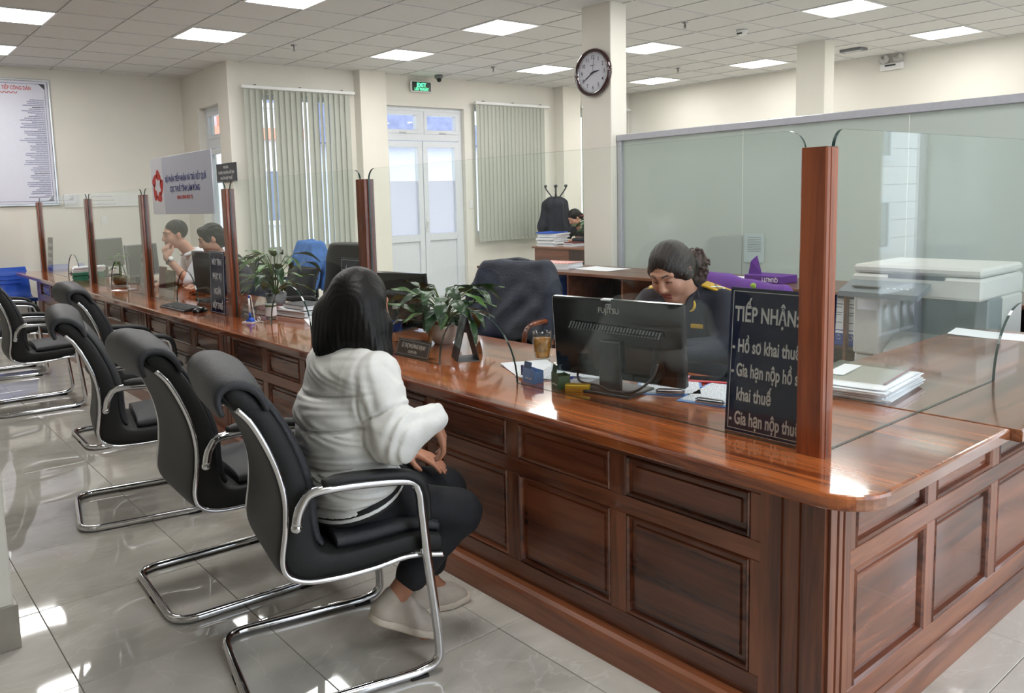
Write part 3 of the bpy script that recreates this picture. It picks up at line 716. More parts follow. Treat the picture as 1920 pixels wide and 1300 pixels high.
def make_chair():
    r=thing('cantilever_chair','black padded cantilever chair','chair')
    mb=MB(); loft(mb,between(OUT,INN),.235,7.); mb.build('shell',M['side_cloth'],r)
    # soft back cover (bulging) on the rear of the backrest and under the seat
    off=[]
    P=bez([(0,u,z) for u,z in OUT],10)
    st=[]
    for i,p in enumerate(P):
        a=P[max(i-1,0)]; b_=P[min(i+1,len(P)-1)]; t_=(b_-a).normalized(); nn=Vector((0,t_.z,-t_.y))   # points to the inside
        st.append((p.y-nn.y*.006,p.z-nn.z*.006,nn.y,nn.z,.018,.222))
    mb=MB(); loft(mb,st[:-6],.222,4.); mb.build('back_cover',M['leather'],r)
    # cushions on the sitting side
    I=bez([(0,u,z) for u,z in INN],10); st=[]
    for i,p in enumerate(I[14:72]):
        a=I[i+13]; b_=I[min(i+15,len(I)-1)]; t_=(b_-a).normalized(); nn=Vector((0,-t_.z,t_.y)); k=i/57; puff=.016+.014*math.sin(PI*k)
        st.append((p.y+nn.y*.004,p.z+nn.z*.004,nn.y,nn.z,puff,.205))
    mb=MB(); loft(mb,st,.205,3.); mb.build('back_cushion',M['leather_soft'],r)
    st=[]
    for i,p in enumerate(I[84:]):
        j=i+84; a=I[j-1]; b_=I[min(j+1,len(I)-1)]; t_=(b_-a).normalized(); nn=Vector((0,-t_.z,t_.y)); k=i/(len(I)-85); h=.02+.018*math.sin(PI*min(1,.15+k*.8))
        st.append((p.y+nn.y*.012,p.z+nn.z*.012,nn.y,nn.z,h,.208))
    mb=MB(); loft(mb,st,.208,3.); mb.build('seat_cushion',M['leather_soft'],r)
    # rolled headrest cover
    hp=[(-.434,.900),(-.452,.942),(-.486,.972),(-.530,.980),(-.558,.965),(-.566,.938),(-.556,.900)]
    H=bez([(0,u,z) for u,z in hp],6); st=[]
    for i,p in enumerate(H):
        a=H[max(i-1,0)]; b_=H[min(i+1,len(H)-1)]; t_=(b_-a).normalized(); nn=Vector((0,-t_.z,t_.y)); k=i/(len(H)-1)
        st.append((p.y,p.z,nn.y,nn.z,.009+.008*math.sin(PI*k)**.7,.249))
    mb=MB(); loft(mb,st,.249,6.); mb.v=[(x,y-.012*max(0,1-(x/.25)**2)*(y<-.53),z+.034*max(0,1-(x/.25)**2)*max(0,min(1,(z-.9)/.06))) for x,y,z in mb.v]; mb.build('headrest',M['leather_soft'],r)
    # piping: chrome strip along both edges
    for sx in (-1,1):
        path=[(sx*.238,p.y+.004,p.z+.002) for p in P[15:]]
        mb=MB(); mb.sm=True; mb.tube(path,.0085,8,flat=(.7,1.)); mb.build('edge_strip',M['chrome'],r)
    # one bent tube: arm - leg - runner - rear bar - runner - leg - arm
    side=[(-.375,.563),(-.358,.618),(-.300,.652),(-.045,.634),(.0,.60),(.010,.525),(.024,.369),(.052,.10),(.040,.035),(-.02,.0165)]
    s3=bez([(.262,u,z) for u,z in side],6)
    base=fillet([(.262,-.03,.0155),(.262,-.52,.0155),(-.262,-.52,.0155),(-.262,-.03,.0155)],[0,.085,.085,0],8)
    full=s3+base+[Vector((-p.x,p.y,p.z)) for p in reversed(s3)]
    cl=[full[0]]
    for p in full[1:]:
        if (p-cl[-1]).length>.004: cl.append(p)
    mb=MB(); mb.sm=True; mb.tube(cl,.0150,12); mb.build('tube_frame',M['chrome'],r)
    for sx in (-1,1):
        mb=MB(); mb.sm=True; mb.ball((sx*.262,-.376,.555),.0165,8); mb.build('end_knob',M['chrome'],r)
        pad=bez([(sx*.262,u,z) for u,z in ((-.295,.672),(-.20,.672),(-.06,.656),(-.003,.632),(.022,.585),(.030,.50))],6)
        n_=len(pad); mb=MB(); mb.sm=True; mb.tube(pad,[.012+.010*min(1,i/3)*(1 if i<n_*.62 else max(.3,1-(i-n_*.62)/(n_*.4))) for i in range(n_)],10,flat=(1.1,.78)); mb.build('arm_pad',M['leather'],r)
        mb=MB(); mb.bbox(sx*.262-.016,sx*.262+.016,-.05,.01,0,.008,.002); mb.build('rubber_foot',M['rubber'],r)
        mb=MB(); mb.tube([(sx*.258,.008,.40),(sx*.20,-.02,.385)],.009,8); mb.tube([(sx*.258,-.372,.565),(sx*.225,-.372,.565)],.009,8); mb.build('bracket',M['chrome'],r)
    mb=MB(); mb.bbox(-.03,.03,-.535,-.505,0,.002,.0005); mb.build('rubber_strip',M['rubber'],r)
    return r
c0=make_chair()
CH=[((-2.204,1.404),-12,'nearest black padded chrome chair, the visitor in white sits on it'),
    ((-2.985,1.385),-3,'second black padded chair, empty, just behind the visitor\'s chair'),
    ((-4.02,1.368),-11,'third black padded chair in the row, headrest curving above its chrome edge strip'),
    ((-5.43,1.705),-2,'black padded chair pushed closest to the counter, its arms almost touching the panels'),
    ((-6.71,1.42),-3,'black padded chair cut off by the left picture edge'),
    ((-8.22,1.47),-5,'farthest black padded chair, mostly hidden, beside the blue chair')]
for k,((x,y),a,lb) in enumerate(CH):
    o=c0 if k==0 else copy_tree(c0)
    o.location=(x,y,0); o.rotation_euler=(0,0,math.radians(a)); o['label']=lb; o['group']='black cantilever visitor chairs'
# ================================================================== soft bodies: smooth unions of tapered limbs, meshed once
import openvdb as vdb
class Fig:
    def __init__(s, lo, hi, v=.007):
        s.lo=np.array(lo,float); s.v=v; s.n=np.ceil((np.array(hi)-s.lo)/v).astype(int)+1
        s.F=np.full(s.n,.12,np.float32); s.pr=[]
    def _sub(s, lo, hi):
        a=np.clip(np.floor((np.array(lo)-s.lo)/s.v).astype(int),0,s.n-1); b=np.clip(np.ceil((np.array(hi)-s.lo)/s.v).astype(int)+1,1,s.n)
        sl=tuple(slice(i,j) for i,j in zip(a,b))
        ax=[(s.lo[i]+s.v*np.arange(a[i],b[i])).astype(np.float32) for i in range(3)]
        return sl, ax[0][:,None,None], ax[1][None,:,None], ax[2][None,None,:]
    @staticmethod
    def _dcap(X,Y,Z,a,b,ra,rb,sc):
        X,Y,Z=X/sc[0],Y/sc[1],Z/sc[2]; a=np.array(a)/sc; b=np.array(b)/sc
        ba=b-a; L=max(float(ba@ba),1e-9)
        h=np.clip(((X-a[0])*ba[0]+(Y-a[1])*ba[1]+(Z-a[2])*ba[2])/L,0,1)
        d=np.sqrt((X-a[0]-ba[0]*h)**2+(Y-a[1]-ba[1]*h)**2+(Z-a[2]-ba[2]*h)**2)-(ra+(rb-ra)*h)
        return d*min(sc)
    @staticmethod
    def _dell(X,Y,Z,c,r,R):
        x,y,z=X-c[0],Y-c[1],Z-c[2]
        if R is not None:
            R=np.array(R); x,y,z=(R[0,0]*x+R[1,0]*y+R[2,0]*z),(R[0,1]*x+R[1,1]*y+R[2,1]*z),(R[0,2]*x+R[1,2]*y+R[2,2]*z)
        k0=np.sqrt((x/r[0])**2+(y/r[1])**2+(z/r[2])**2); k1=np.sqrt((x/r[0]**2)**2+(y/r[1]**2)**2+(z/r[2]**2)**2)+1e-9
        return k0*(k0-1)/k1
    def _join(s, sl, d, k, neg):
        F=s.F[sl]; d=d.astype(np.float32)
        if neg:
            h=np.maximum(k-np.abs(F+d),0)/k; s.F[sl]=np.maximum(F,-d)+h*h*k*.25
        else:
            h=np.maximum(k-np.abs(F-d),0)/k; s.F[sl]=np.minimum(F,d)-h*h*k*.25
    def cap(s,a,b,ra,rb=None,k=.02,t=0,sc=(1,1,1),neg=False):
        rb=ra if rb is None else rb; m=max(ra,rb)*max(sc)+.05; sc=np.array(sc,float)
        sl,X,Y,Z=s._sub(np.minimum(a,b)-m,np.maximum(a,b)+m); s._join(sl,s._dcap(X,Y,Z,a,b,ra,rb,sc),k,neg)
        if not neg: s.pr.append((t,'c',(np.array(a,float),np.array(b,float),ra,rb,sc)))
        return s
    def ell(s,c,r,R=None,k=.02,t=0,neg=False):
        m=max(r)+.05; c=np.array(c,float); sl,X,Y,Z=s._sub(c-m,c+m); s._join(sl,s._dell(X,Y,Z,c,r,R),k,neg)
        if not neg: s.pr.append((t,'e',(c,r,R)))
        return s
    def chain(s,pts,rs,k=.02,t=0,sc=(1,1,1)):
        for i in range(len(pts)-1): s.cap(pts[i],pts[i+1],rs[i],rs[i+1],k,t,sc)
        return s
    def warp(s, fn):
        sl,X,Y,Z=s._sub(s.lo,s.lo+s.v*(s.n-1)); s.F=(s.F+fn(X,Y,Z)).astype(np.float32); return s
    def cut(s, n, d):   # keep the side where n.p < d
        sl,X,Y,Z=s._sub(s.lo,s.lo+s.v*(s.n-1)); s.F=np.maximum(s.F,(X*n[0]+Y*n[1]+Z*n[2]-d)).astype(np.float32); return s
    def obj(s, name, mats, parent=None, tagfn=None):
        g=vdb.FloatGrid(.12); F=np.pad(s.F,1,constant_values=.12); g.copyFromArray(np.ascontiguousarray(F,dtype=np.float32))
        p,q=g.convertToQuads(isovalue=0.0); p=(np.array(p,float)-1)*s.v+s.lo; q=np.array(q)
        a,b,c,d=(p[q[:,i]] for i in range(4)); vol=np.einsum('ij,ij->i',a,np.cross(b,c)).sum()+np.einsum('ij,ij->i',a,np.cross(c,d)).sum()
        if vol<0: q=q[:,::-1]
        me=bpy.data.meshes.new(name); me.from_pydata(p.tolist(),[],q.tolist())
        mats=mats if isinstance(mats,list) else [mats]
        for m_ in mats: me.materials.append(m_)
        me.polygons.foreach_set('use_smooth',[True]*len(q))
        if len(mats)>1:
            cx=(a+b+c+d)/4; X,Y,Z=cx[:,0],cx[:,1],cx[:,2]; best=np.full(len(q),9.); tg=np.zeros(len(q),int)
            for t,kd,ar in s.pr:
                dd=s._dcap(X,Y,Z,*ar) if kd=='c' else s._dell(X,Y,Z,*ar)
                u=(dd<best)&((t==0)|(dd<.0018)); best[u]=dd[u]; tg[u]=t
            if tagfn is not None: tg=tagfn(X,Y,Z,tg)
            me.polygons.foreach_set('material_index',tg.astype(np.int32))
        me.update(); o=bpy.data.objects.new(name,me); link(o,parent); return o
V=lambda *a: np.array(a,float)
def rotm(yaw=0,pitch=0,roll=0):
    # yaw about z, pitch about x (negative looks down), roll about y; columns are the head axes
    return np.array(Matrix.Rotation(math.radians(yaw),3,'Z')@Matrix.Rotation(math.radians(pitch),3,'X')@Matrix.Rotation(math.radians(roll),3,'Y'))
def head(f, c, R, t=0, tl=1, fem=True, k=1.):
    P=lambda x,y,z: c+R@(V(x,y,z)*k)
    E=lambda p,r,kk=.02,tt=t,neg=False: f.ell(P(*p),tuple(x*k for x in r),R,kk,tt,neg)
    K=lambda a,b,ra,rb,kk=.012,tt=t,neg=False: f.cap(P(*a),P(*b),ra*k,rb*k,kk,tt,neg=neg)
    E((0,-.012,.03),(.073,.092,.085)); E((0,.028,-.034),(.057,.060,.076),.03)
    E((0,.066,-.090),(.024,.02,.02),.03)
    for s in (-1,1):
        E((s*.034,.052,-.030),(.030,.030,.032),.03); E((s*.040,.0,-.066),(.02,.035,.03),.04)
        K((s*.010,.080,.030),(s*.044,.066,.030),.012,.010,.012)
        E((s*.076,-.010,-.008),(.009,.019,.032),.008)
        K((s*.078,-.016,.014),(s*.076,.002,-.034),.006,.005,.004)
    for s in (-1,1): E((s*.031,.092,.010),(.016,.013,.011),.012,neg=True)
    for s in (-1,1): E((s*.030,.073,.010),(.0155,.0115,.0115),.004)
    K((0,.083,.022),(0,.101,-.024),.008,.0115,.010); E((0,.100,-.029),(.012,.011,.010),.006)
    for s in (-1,1): E((s*.0115,.092,-.032),(.008,.009,.008),.005)
    K((-.016,.083,-.058),(.016,.083,-.058),.0065,.0065,.008,tl); K((-.013,.081,-.069),(.013,.081,-.069),.0075,.0075,.008,tl)
    K((-.022,.086,-.0635),(.022,.086,-.0635),.0022,.0022,.004,neg=True)
def hand(f, w, d, nrm, side, t=0, k=1., curl=(25,35,25), spread=.06, thumb=(.55,.55)):
    # w wrist, d towards the fingers, nrm out of the palm, side = thumb side
    d=d/np.linalg.norm(d); nrm=nrm-d*(nrm@d); nrm/=np.linalg.norm(nrm); s=np.cross(nrm,d); s=s if s@side>0 else -s
    P=lambda a,b,c: w+(d*a+s*b+nrm*c)*k
    f.cap(P(.0,0,0),P(.025,0,0),.023*k,.026*k,.02,t,); 
    for b in (-.024,-.008,.008,.024): f.cap(P(.02,b*.7,0),P(.082,b*1.15,0),.0125*k,.0115*k,.010,t)
    L=[.062,.075,.080,.070]
    for i,b in enumerate((-.030,-.0105,.0105,.030)):
        p=P(.085,b,0); ang=0; dd=d+s*(b*spread*20*.05)
        for j,q in enumerate((.46,.30,.24)):
            ang+=math.radians(curl[j]); e=p+(dd*math.cos(ang)+nrm*math.sin(ang))*L[i]*q*k
            f.cap(p,e,(.0095-.001*j)*k,(.0088-.001*j)*k,.004,t); p=e
    p=P(.018,.026,.004); q=P(.048,.052,.016*1); f.cap(p,q,.0145*k,.0115*k,.012,t)
    e=q+(d*thumb[0]+s*(thumb[1]*.3)+nrm*.25)*.036*k; f.cap(q,e,.0108*k,.0095*k,.004,t); f.cap(e,e+(d*.8+nrm*.2)*.026*k,.0095*k,.0078*k,.004,t)
def wrinkle(X,Y,Z,a=.003,s=1.,ph=0.):
    return a*(np.sin(31*s*X+17*s*Z+2.1*np.sin(9*s*Y+ph)+ph)*np.sin(23*s*Z-11*s*X+1.7*np.sin(13*s*Y)+ph)+.5*np.sin(57*s*Z+29*s*Y+2*np.sin(19*s*X+ph)))
# ================================================================== seated visitor in the white padded jacket
M['skin_d']=pm('warm_skin',srgb(178,124,98),.5,var=.07,scale=14.)
M['lips']=pm('lip_skin',srgb(168,92,84),.45,var=.05)
M['jeans']=pm('black_trouser_cloth',srgb(20,22,28),.8,var=.15,scale=60.,bump=.2,bscale=300.)
M['puffer']=pm('white_padded_nylon',srgb(226,226,222),.5,var=.02,scale=8.,bump=.22,bscale=26.,sheen=.15)
M['rib']=pm('black_knit_rib',srgb(20,20,22),.8)
M['shoe']=pm('pale_suede_shoe',srgb(186,176,164),.8,var=.06,scale=40.,bump=.2,bscale=300.)
M['sole']=pm('cream_rubber_sole',srgb(206,194,178),.6,var=.05)
vis=thing('person','woman with long black hair in white padded jacket, seated with her back to us','person',(-2.204,1.404,0),math.radians(-12))
hipR,hipL=V(.085,-.13,.535),V(-.085,-.13,.535)
knR,knL=V(.115,.205,.435),V(-.10,.255,.435)
anR,anL=V(.105,-.035,.185),V(-.10,.175,.12)
shR,shL=V(.160,-.090,.930),V(-.160,-.105,.930)
elR,elL=V(.250,-.060,.770),V(-.25,-.02,.72)
wrR,wrL=V(.165,.105,.785),V(-.125,.125,.60)
hc=V(.012,-.070,1.130)
f=Fig((-.36,-.36,.0),(.36,.42,1.30),.0065)
f.cap(V(0,-.13,.55),V(0,-.13,.70),.105,.095,.05,0,(1.25,1,1)); f.cap(V(0,-.14,.72),V(0,-.115,.92),.095,.085,.05,0,(1.3,1,1)); f.cap(shL,shR,.05,.05,.05)
f.cap(V(0,-.10,.97),V(.01,-.075,1.07),.052,.048,.03); head(f,hc,rotm(24,-8,0))
for sh,el,wr in ((shR,elR,wrR),(shL,elL,wrL)): f.chain([sh,el,wr],[.048,.038,.024],.02)
hand(f,wrR,V(.02,.35,-1.),V(-.5,-1,.0),V(-1,.2,0),0,1.,(18,30,25)); 
hand(f,wrL,V(.72,.68,-.32),V(0,-.1,-1),V(.6,-.8,.1),0,1.,(8,14,10),.1)
for h,kn,an in ((hipR,knR,anR),(hipL,knL,anL)): f.chain([h,kn,an],[.078,.052,.034],.03)
f.cap(anR,V(.105,.07,.045),.03,.026,.02); f.cap(anL,V(-.10,.25,.045),.03,.026,.02)
body=f.obj('body',[M['skin_d'],M['lips']],vis)
# trousers
f=Fig((-.30,-.34,.10),(.30,.42,.72),.007)
f.cap(V(-.05,-.115,.54),V(.05,-.115,.54),.108,.108,.05,0,(1.1,1,1)); f.cap(V(0,-.12,.55),V(0,-.12,.64),.095,.09,.05,0,(1.2,1,1))
f.chain([hipR,knR],[.088,.072],.04); f.chain([hipL,knL],[.088,.072],.04)
f.cap(knR,knR+(anR-knR)*.72,.068,.054,.03); f.cap(knL,knL+(anL-knL)*.80,.068,.054,.03)
f.warp(lambda X,Y,Z: wrinkle(X,Y,Z,.0022,1.3))
f.obj('trousers',M['jeans'],vis)
# padded jacket
f=Fig((-.40,-.40,.44),(.42,.30,1.08),.005)
f.chain([V(0,-.115,.50),V(0,-.132,.66),V(0,-.145,.78),V(0,-.125,.90)],[.158,.145,.136,.122],.04,0,(1.40,1,1))
f.cap(V(-.125,-.108,.925),V(.125,-.103,.925),.092,.092,.05,0); f.cap(V(0,-.11,.95),V(0,-.10,1.02),.085,.062,.04,0)
tor=f.F.copy()
g=Fig((-.40,-.40,.44),(.42,.30,1.08),.005)
for sh,el,wr in ((shR,elR,wrR),(shL,elL,wrL)):
    g.chain([sh,el],[.080,.070],.03); g.cap(el,el+(wr-el)*.95,.070,.046,.03)
g.cap(elR,elR+V(0,-.005,-.01),.074,.07,.03)
arm=g.F.copy()
def seam(x,c,w_=.0055): return np.exp(-((x-c)/w_)**2)
def quilt(X,Y,Z):
    sl=Z-.10*(Y+.14)+.02*np.cos(6*X)       # seams sag a little round the back
    d=0
    for z0 in (.555,.685,.805,.905): d=d+.013*seam(sl,z0,.0055)
    d=d-.005*np.abs(np.sin((sl-.445)/.12*PI))
    ux=np.maximum(0,1-np.abs(((sl+.05)%.12)-.06)/.06)
    d=d+.0035*np.sin(60*X+9*np.sin(40*Z+4*X)+20*Z)*(.4+.6*np.exp(-((sl-.63)/.09)**2))
    d=d+wrinkle(X,Y,Z,.0022,1.0)
    return d
def sleeve(X,Y,Z):
    d=0
    for sh,el,wr in ((shR,elR,wrR),(shL,elL,wrL)):
        u=(el-sh)/np.linalg.norm(el-sh); t_=(X-sh[0])*u[0]+(Y-sh[1])*u[1]+(Z-sh[2])*u[2]
        side=(np.sign(X)==np.sign(sh[0]))
        d=d+np.where(side,.010*seam(t_,.115,.006)+.003*np.sin(60*t_+6*np.sin(25*X+20*Y)),0)
        w2=(wr-el)/np.linalg.norm(wr-el); t2=(X-el[0])*w2[0]+(Y-el[1])*w2[1]+(Z-el[2])*w2[2]
        d=d+np.where(side&(t2>.01),.0018*np.sin(80*t2+5*np.sin(18*X-14*Z)),0)
    return d+wrinkle(X,Y,Z,.002,1.4,1.)
sl,X,Y,Z=f._sub(f.lo,f.lo+f.v*(f.n-1))
Ft=tor+quilt(X,Y,Z); Fa=arm+sleeve(X,Y,Z)
k=.045; h=np.maximum(k-np.abs(Ft-Fa),0)/k; f.F=(np.minimum(Ft,Fa)-h*h*k*.25).astype(np.float32)
# armhole seam: a shallow valley where sleeve meets body
f.F=(f.F+.005*np.exp(-((tor-arm)/.005)**2)).astype(np.float32)
f.cut((0,.35,-1),-.592); f.cut((0,0,1),1.035)
jk=f.obj('padded_jacket',M['puffer'],vis)
mb=MB(); mb.sm=True
for zz,rr,m_ in ((1.018,.066,'rib'),):
    ring=[(1.02*.070*math.cos(a),-.098+.066*math.sin(a),1.022+.012*math.sin(a)) for a in [2*PI*i/24 for i in range(24)]]
    mb.tube(ring,.010,8,closed=True)
mb.build('knit_collar',M['puffer'],jk)
for dz in (.010,.026):
    ring=[(1.02*.073*math.cos(a),-.098+.069*math.sin(a),1.014+dz+.012*math.sin(a)) for a in [2*PI*i/24 for i in range(24)]]
    mb=MB(); mb.sm=True; mb.tube(ring,.0055,6,closed=True); mb.build('collar_stripe',M['rib'],jk)
for k_,(rr,m_) in enumerate(((.006,'rib'),(.005,'white'),(.006,'rib'))):
    ring=[(.209*math.cos(a),-.117+.148*math.sin(a),.592+.35*(-.117+.148*math.sin(a))-.002-.012*k_) for a in [2*PI*i/36 for i in range(36)]]
    mb=MB(); mb.sm=True; mb.tube(ring,.009,8,closed=True); mb.build('hem_stripe',M[m_],jk)
# pocket opening
mb=MB(); mb.sm=True; mb.tube(bez([(.182,-.03,.665),(.190,-.012,.63),(.190,-.02,.595)],5),[.004]*11,6); mb.build('pocket_slit',M['rib'],jk)
# shoes
def shoe(heel,toe,up,name):
    ax=(toe-heel)/np.linalg.norm(toe-heel); L=np.linalg.norm(toe-heel)
    lo=np.minimum(heel,toe)-.09; hi=np.maximum(heel,toe)+.12; f=Fig(lo,hi,.004)
    f.cap(heel+up*.045+ax*.03,heel+up*.085+ax*.045,.036,.034,.02,0); f.cap(heel+up*.035+ax*.03,heel+ax*(L*.62)+up*.036,.036,.040,.03,0); f.cap(heel+ax*(L*.55)+up*.04,toe-ax*.045+up*.024,.040,.030,.03,0)
    f.cap(heel+ax*.045+up*.09,heel+ax*(L*.42)+up*.075,.032,.030,.02,0)
    f.cap(heel+ax*.05+up*.145,heel+ax*.062+up*.085,.031,.024,.008,0,neg=True)
    f.cut(tuple(-up),-float((heel+up*.022)@up)); o=f.obj(name,M['shoe'],vis)
    g=Fig(lo-.02,hi,.004); g.cap(heel+ax*.03+up*.014,heel+ax*(L*.62)+up*.014,.040,.043,.02); g.cap(heel+ax*(L*.6)+up*.014,toe-ax*.035+up*.016,.043,.034,.02)
    g.cut(tuple(up),float((heel+up*.026)@up)); g.cut(tuple(-up),-float((heel+up*.001)@up)); g.obj('sole',M['sole'],o)
    return o
shoe(V(.105,-.115,.135),V(.105,.115,.012),V(0,.47,.88)/np.linalg.norm(V(0,.47,.88)),'shoe')
shoe(V(-.10,.105,.002),V(-.10,.345,.002),V(0,0,1),'shoe')
# hair
f=Fig((-.18,-.26,.90),(.20,.10,1.30),.005)
R=rotm(24,-8,0)
f.ell(hc+R@V(0,-.018,.030),(.084,.104,.102),R,.02); f.ell(hc+R@V(0,-.045,-.03),(.086,.082,.095),R,.03)
f.chain([hc+V(-.02,-.075,-.02),hc+V(-.010,-.085,-.105)],[.074,.070],.03,0,(1.1,1,1))
f.chain([hc+V(.060,-.030,.02),hc+V(.082,-.02,-.07),hc+V(.100,.0,-.13),hc+V(.125,.035,-.20)],[.052,.050,.042,.016],.03); f.chain([hc+V(.066,.02,.03),hc+V(.082,.035,-.05),hc+V(.10,.045,-.13)],[.030,.030,.022],.03)
f.chain([hc+V(-.065,-.03,-.02),hc+V(-.082,-.025,-.085)],[.045,.032],.03)
f.ell(hc+R@V(0,.085,-.03),(.062,.055,.085),R,.01,neg=True)
def strands(X,Y,Z):
    a=np.arctan2(X-hc[0],-(Y-hc[1])); fall=np.clip((hc[2]+.06-Z)/.1,0,1)
    return .0010*np.sin(46*a+3*np.sin(14*Z))*fall+.0007*np.sin(110*a+5*Z)+.003*np.sin(7*a+6*Z)*fall
f.warp(strands)
hr=f.obj('hair',M['hair'],vis)
mb=MB(); mb.sm=True
for k_ in range(9):
    x0=.012+random.uniform(-.012,.014); mb.tube(bez([(x0,-.165,1.06),(x0+.006,-.19,1.0),(x0+random.uniform(-.012,.012),-.205,.945),(x0+random.uniform(-.02,.02),-.215,.90-random.uniform(0,.03))],5),[.0018]*14+[.0010]*2,5)
for k_ in range(26):
    a=random.uniform(-1.1,1.15); z0=1.06; x=.095*math.sin(a); y=-.14+.03*(1-math.cos(a)); mb.tube(bez([(x*.9,y+.02,z0+.03),(x,y-.01,z0-.03),(x*1.08+random.uniform(-.01,.01),y-.012,z0-.07-random.uniform(0,.03))],4),[.0022]*5+[.0016]*3+[.0006],5)
o=mb.build('loose_strands',pm('brown_hair_ends',srgb(58,40,32),.4,var=.3),hr)
# ================================================================== staff behind the counter
M['navy_cloth']=pm('navy_uniform_cloth',srgb(24,27,42),.75,var=.12,scale=40.,bump=.15,bscale=260.)
M['shirt']=pm('white_shirt_cotton',srgb(228,231,236),.7,var=.02,bump=.1,bscale=120.)
M['gold']=pm('gold_braid',srgb(212,172,52),.38,.55,var=.12,scale=60.,bump=.2,bscale=300.)
M['brown_hair']=pm('dark_brown_hair',srgb(38,27,24),.42,var=.35,aniso=(150,150,12),scale=1.,bump=.4,bscale=(240,240,20))
M['curl_hair']=pm('reddish_brown_curls',srgb(58,33,28),.45,var=.4,scale=60.,bump=.5,bscale=90.)
M['eye']=pm('dark_eye',srgb(26,20,18),.15)
def face_bits(par, hc, R, k=1., closed=True, mat=None):
    P=lambda x,y,z: tuple(hc+R@(V(x,y,z)*k))
    for s in (-1,1):
        mb=MB(); mb.sm=True; mb.tube([P(s*(.016+.007*i),.0872-.0022*abs(i-1.5)-.0014*i,.003+(.0025 if closed else .0045)*(1-abs(i-2)/2)) for i in range(5)],[.001*k,.0022*k,.0026*k,.0022*k,.001*k],6); mb.build('eyelashes',M['eye'],par)
        mb=MB(); mb.sm=True; mb.tube([P(s*(.013+.009*i),.0935-.0042*i*(1+.20*i),.034+.0035*math.sin(i)) for i in range(5)],[.002*k,.003*k,.003*k,.0024*k,.0012*k],6); mb.build('eyebrow',M['brown_hair'],par)
# ---- uniformed officer (near)
off=thing('person','uniformed woman with gold shoulder boards and hair bun, looking down behind the monitor','person',(-2.265,3.12,0),PI+.22)
hc=V(.040,.100,1.112); R=rotm(-4,-32,3)
shL,shR=V(-.165,.01,.955),V(.165,.01,.95)
f=Fig((-.32,-.30,.40),(.32,.50,1.28),.0055)
f.cap(V(0,-.10,.52),V(0,-.06,.72),.13,.12,.05,0,(1.2,1,1)); f.cap(V(0,-.05,.74),V(0,0,.93),.115,.10,.05,0,(1.25,1,1)); f.cap(shL,shR,.055,.055,.05)
f.cap(V(0,.005,.98),V(.025,.055,1.06),.052,.050,.03); head(f,hc,R,k=1.1)
AL=[shL,V(-.245,.15,.79),V(-.085,.39,.80)]; AR=[shR,V(.255,.14,.79),V(.12,.40,.80)]
for A,sd in ((AL,1),(AR,-1)):
    f.chain(A,[.05,.04,.024],.02); hand(f,A[2],V(sd*.45,.8,-.1),V(0,.05,-1),V(sd,.2,0),0,1.,(20,30,20))
f.cap(V(-.09,-.10,.53),V(-.10,.22,.52),.08,.065,.03); f.cap(V(.09,-.10,.53),V(.10,.22,.52),.08,.065,.03)
body=f.obj('body',[M['skin'],M['lips']],off)
face_bits(off,hc,R,1.1)
f=Fig((-.36,-.34,.44),(.36,.46,1.06),.006)
f.chain([V(0,-.09,.52),V(0,-.07,.66),V(0,-.03,.80),V(0,.0,.93)],[.150,.145,.138,.118],.05,0,(1.22,1,1)); f.cap(V(-.125,.0,.945),V(.125,.0,.94),.072,.072,.05)
for A in (AL,AR): f.chain([A[0],A[1]],[.078,.066],.03); f.cap(A[1],A[1]+(A[2]-A[1])*.88,.066,.046,.03)
f.warp(lambda X,Y,Z: wrinkle(X,Y,Z,.0022,1.1)); f.cap(V(0,.03,1.01),V(-.005,.08,1.08),.057,.054,.01,neg=True)
f.cap(V(0,.10,1.02),V(0,.13,.90),.045,.008,.012,neg=True)
jk=f.obj('uniform_jacket',M['navy_cloth'],off)
for s in (-1,1):   # lapels and collar
    c=MB(); c.sm=False
    pts=[(s*.062,-.005,1.035),(s*.070,.055,1.015),(s*.030,.128,.935),(s*.062,.118,.955),(s*.095,.098,.985),(s*.088,.03,1.02)]
    vs=pts+[(x*1.0,y+.008,z+.006) for x,y,z in pts]; n=len(pts); c.add(vs,[tuple(range(n)),tuple(range(2*n-1,n-1,-1))]+[(i,(i+1)%n,(i+1)%n+n,i+n) for i in range(n)]); c.build('lapel',M['navy_cloth'],jk)
    e=MB(); e.M=Matrix.Translation((s*.138,.012,1.034))@Matrix.Rotation(math.radians(s*17),4,'Y')@Matrix.Rotation(math.radians(-12),4,'X'); e.bbox(-.062,.062,-.030,.030,-.006,.006,.003); b=e.build('shoulder_board',M['gold'],jk)
    e=MB(); e.M=Matrix.Translation((s*.138,.012,1.034))@Matrix.Rotation(math.radians(s*17),4,'Y')@Matrix.Rotation(math.radians(-12),4,'X'); e.tube([(-.02,-.02,.007),(0,0,.008),(.02,.02,.007)],.0025,6).tube([(-.02,.02,.007),(0,0,.008),(.02,-.02,.007)],.0025,6).ball((.03*s,0,.008),.006,5); e.build('board_emblem',M['alu'],b)
e=MB(); e.bbox(-.125,-.068,.128,.134,.865,.884,.002); e.build('name_badge',M['gold'],jk)
e=MB(); e.sm=True; e.tube(bez([(-.078,.118,.985),(-.084,.125,.965),(-.076,.130,.945),(-.064,.133,.94)],4),[.003,.004,.005,.006,.006,.007,.006,.006,.005,.005,.004,.004,.003],6); e.build('lapel_pin',M['gold'],jk)
kh=1.1
f=Fig((-.18,-.24,.94),(.18,.30,1.36),.0045)
f.ell(hc+R@V(0,-.018,.030)*kh,(.084*kh,.100*kh,.094*kh),R,.02); f.ell(hc+R@V(0,-.055,-.015)*kh,(.076*kh,.066*kh,.075*kh),R,.03)
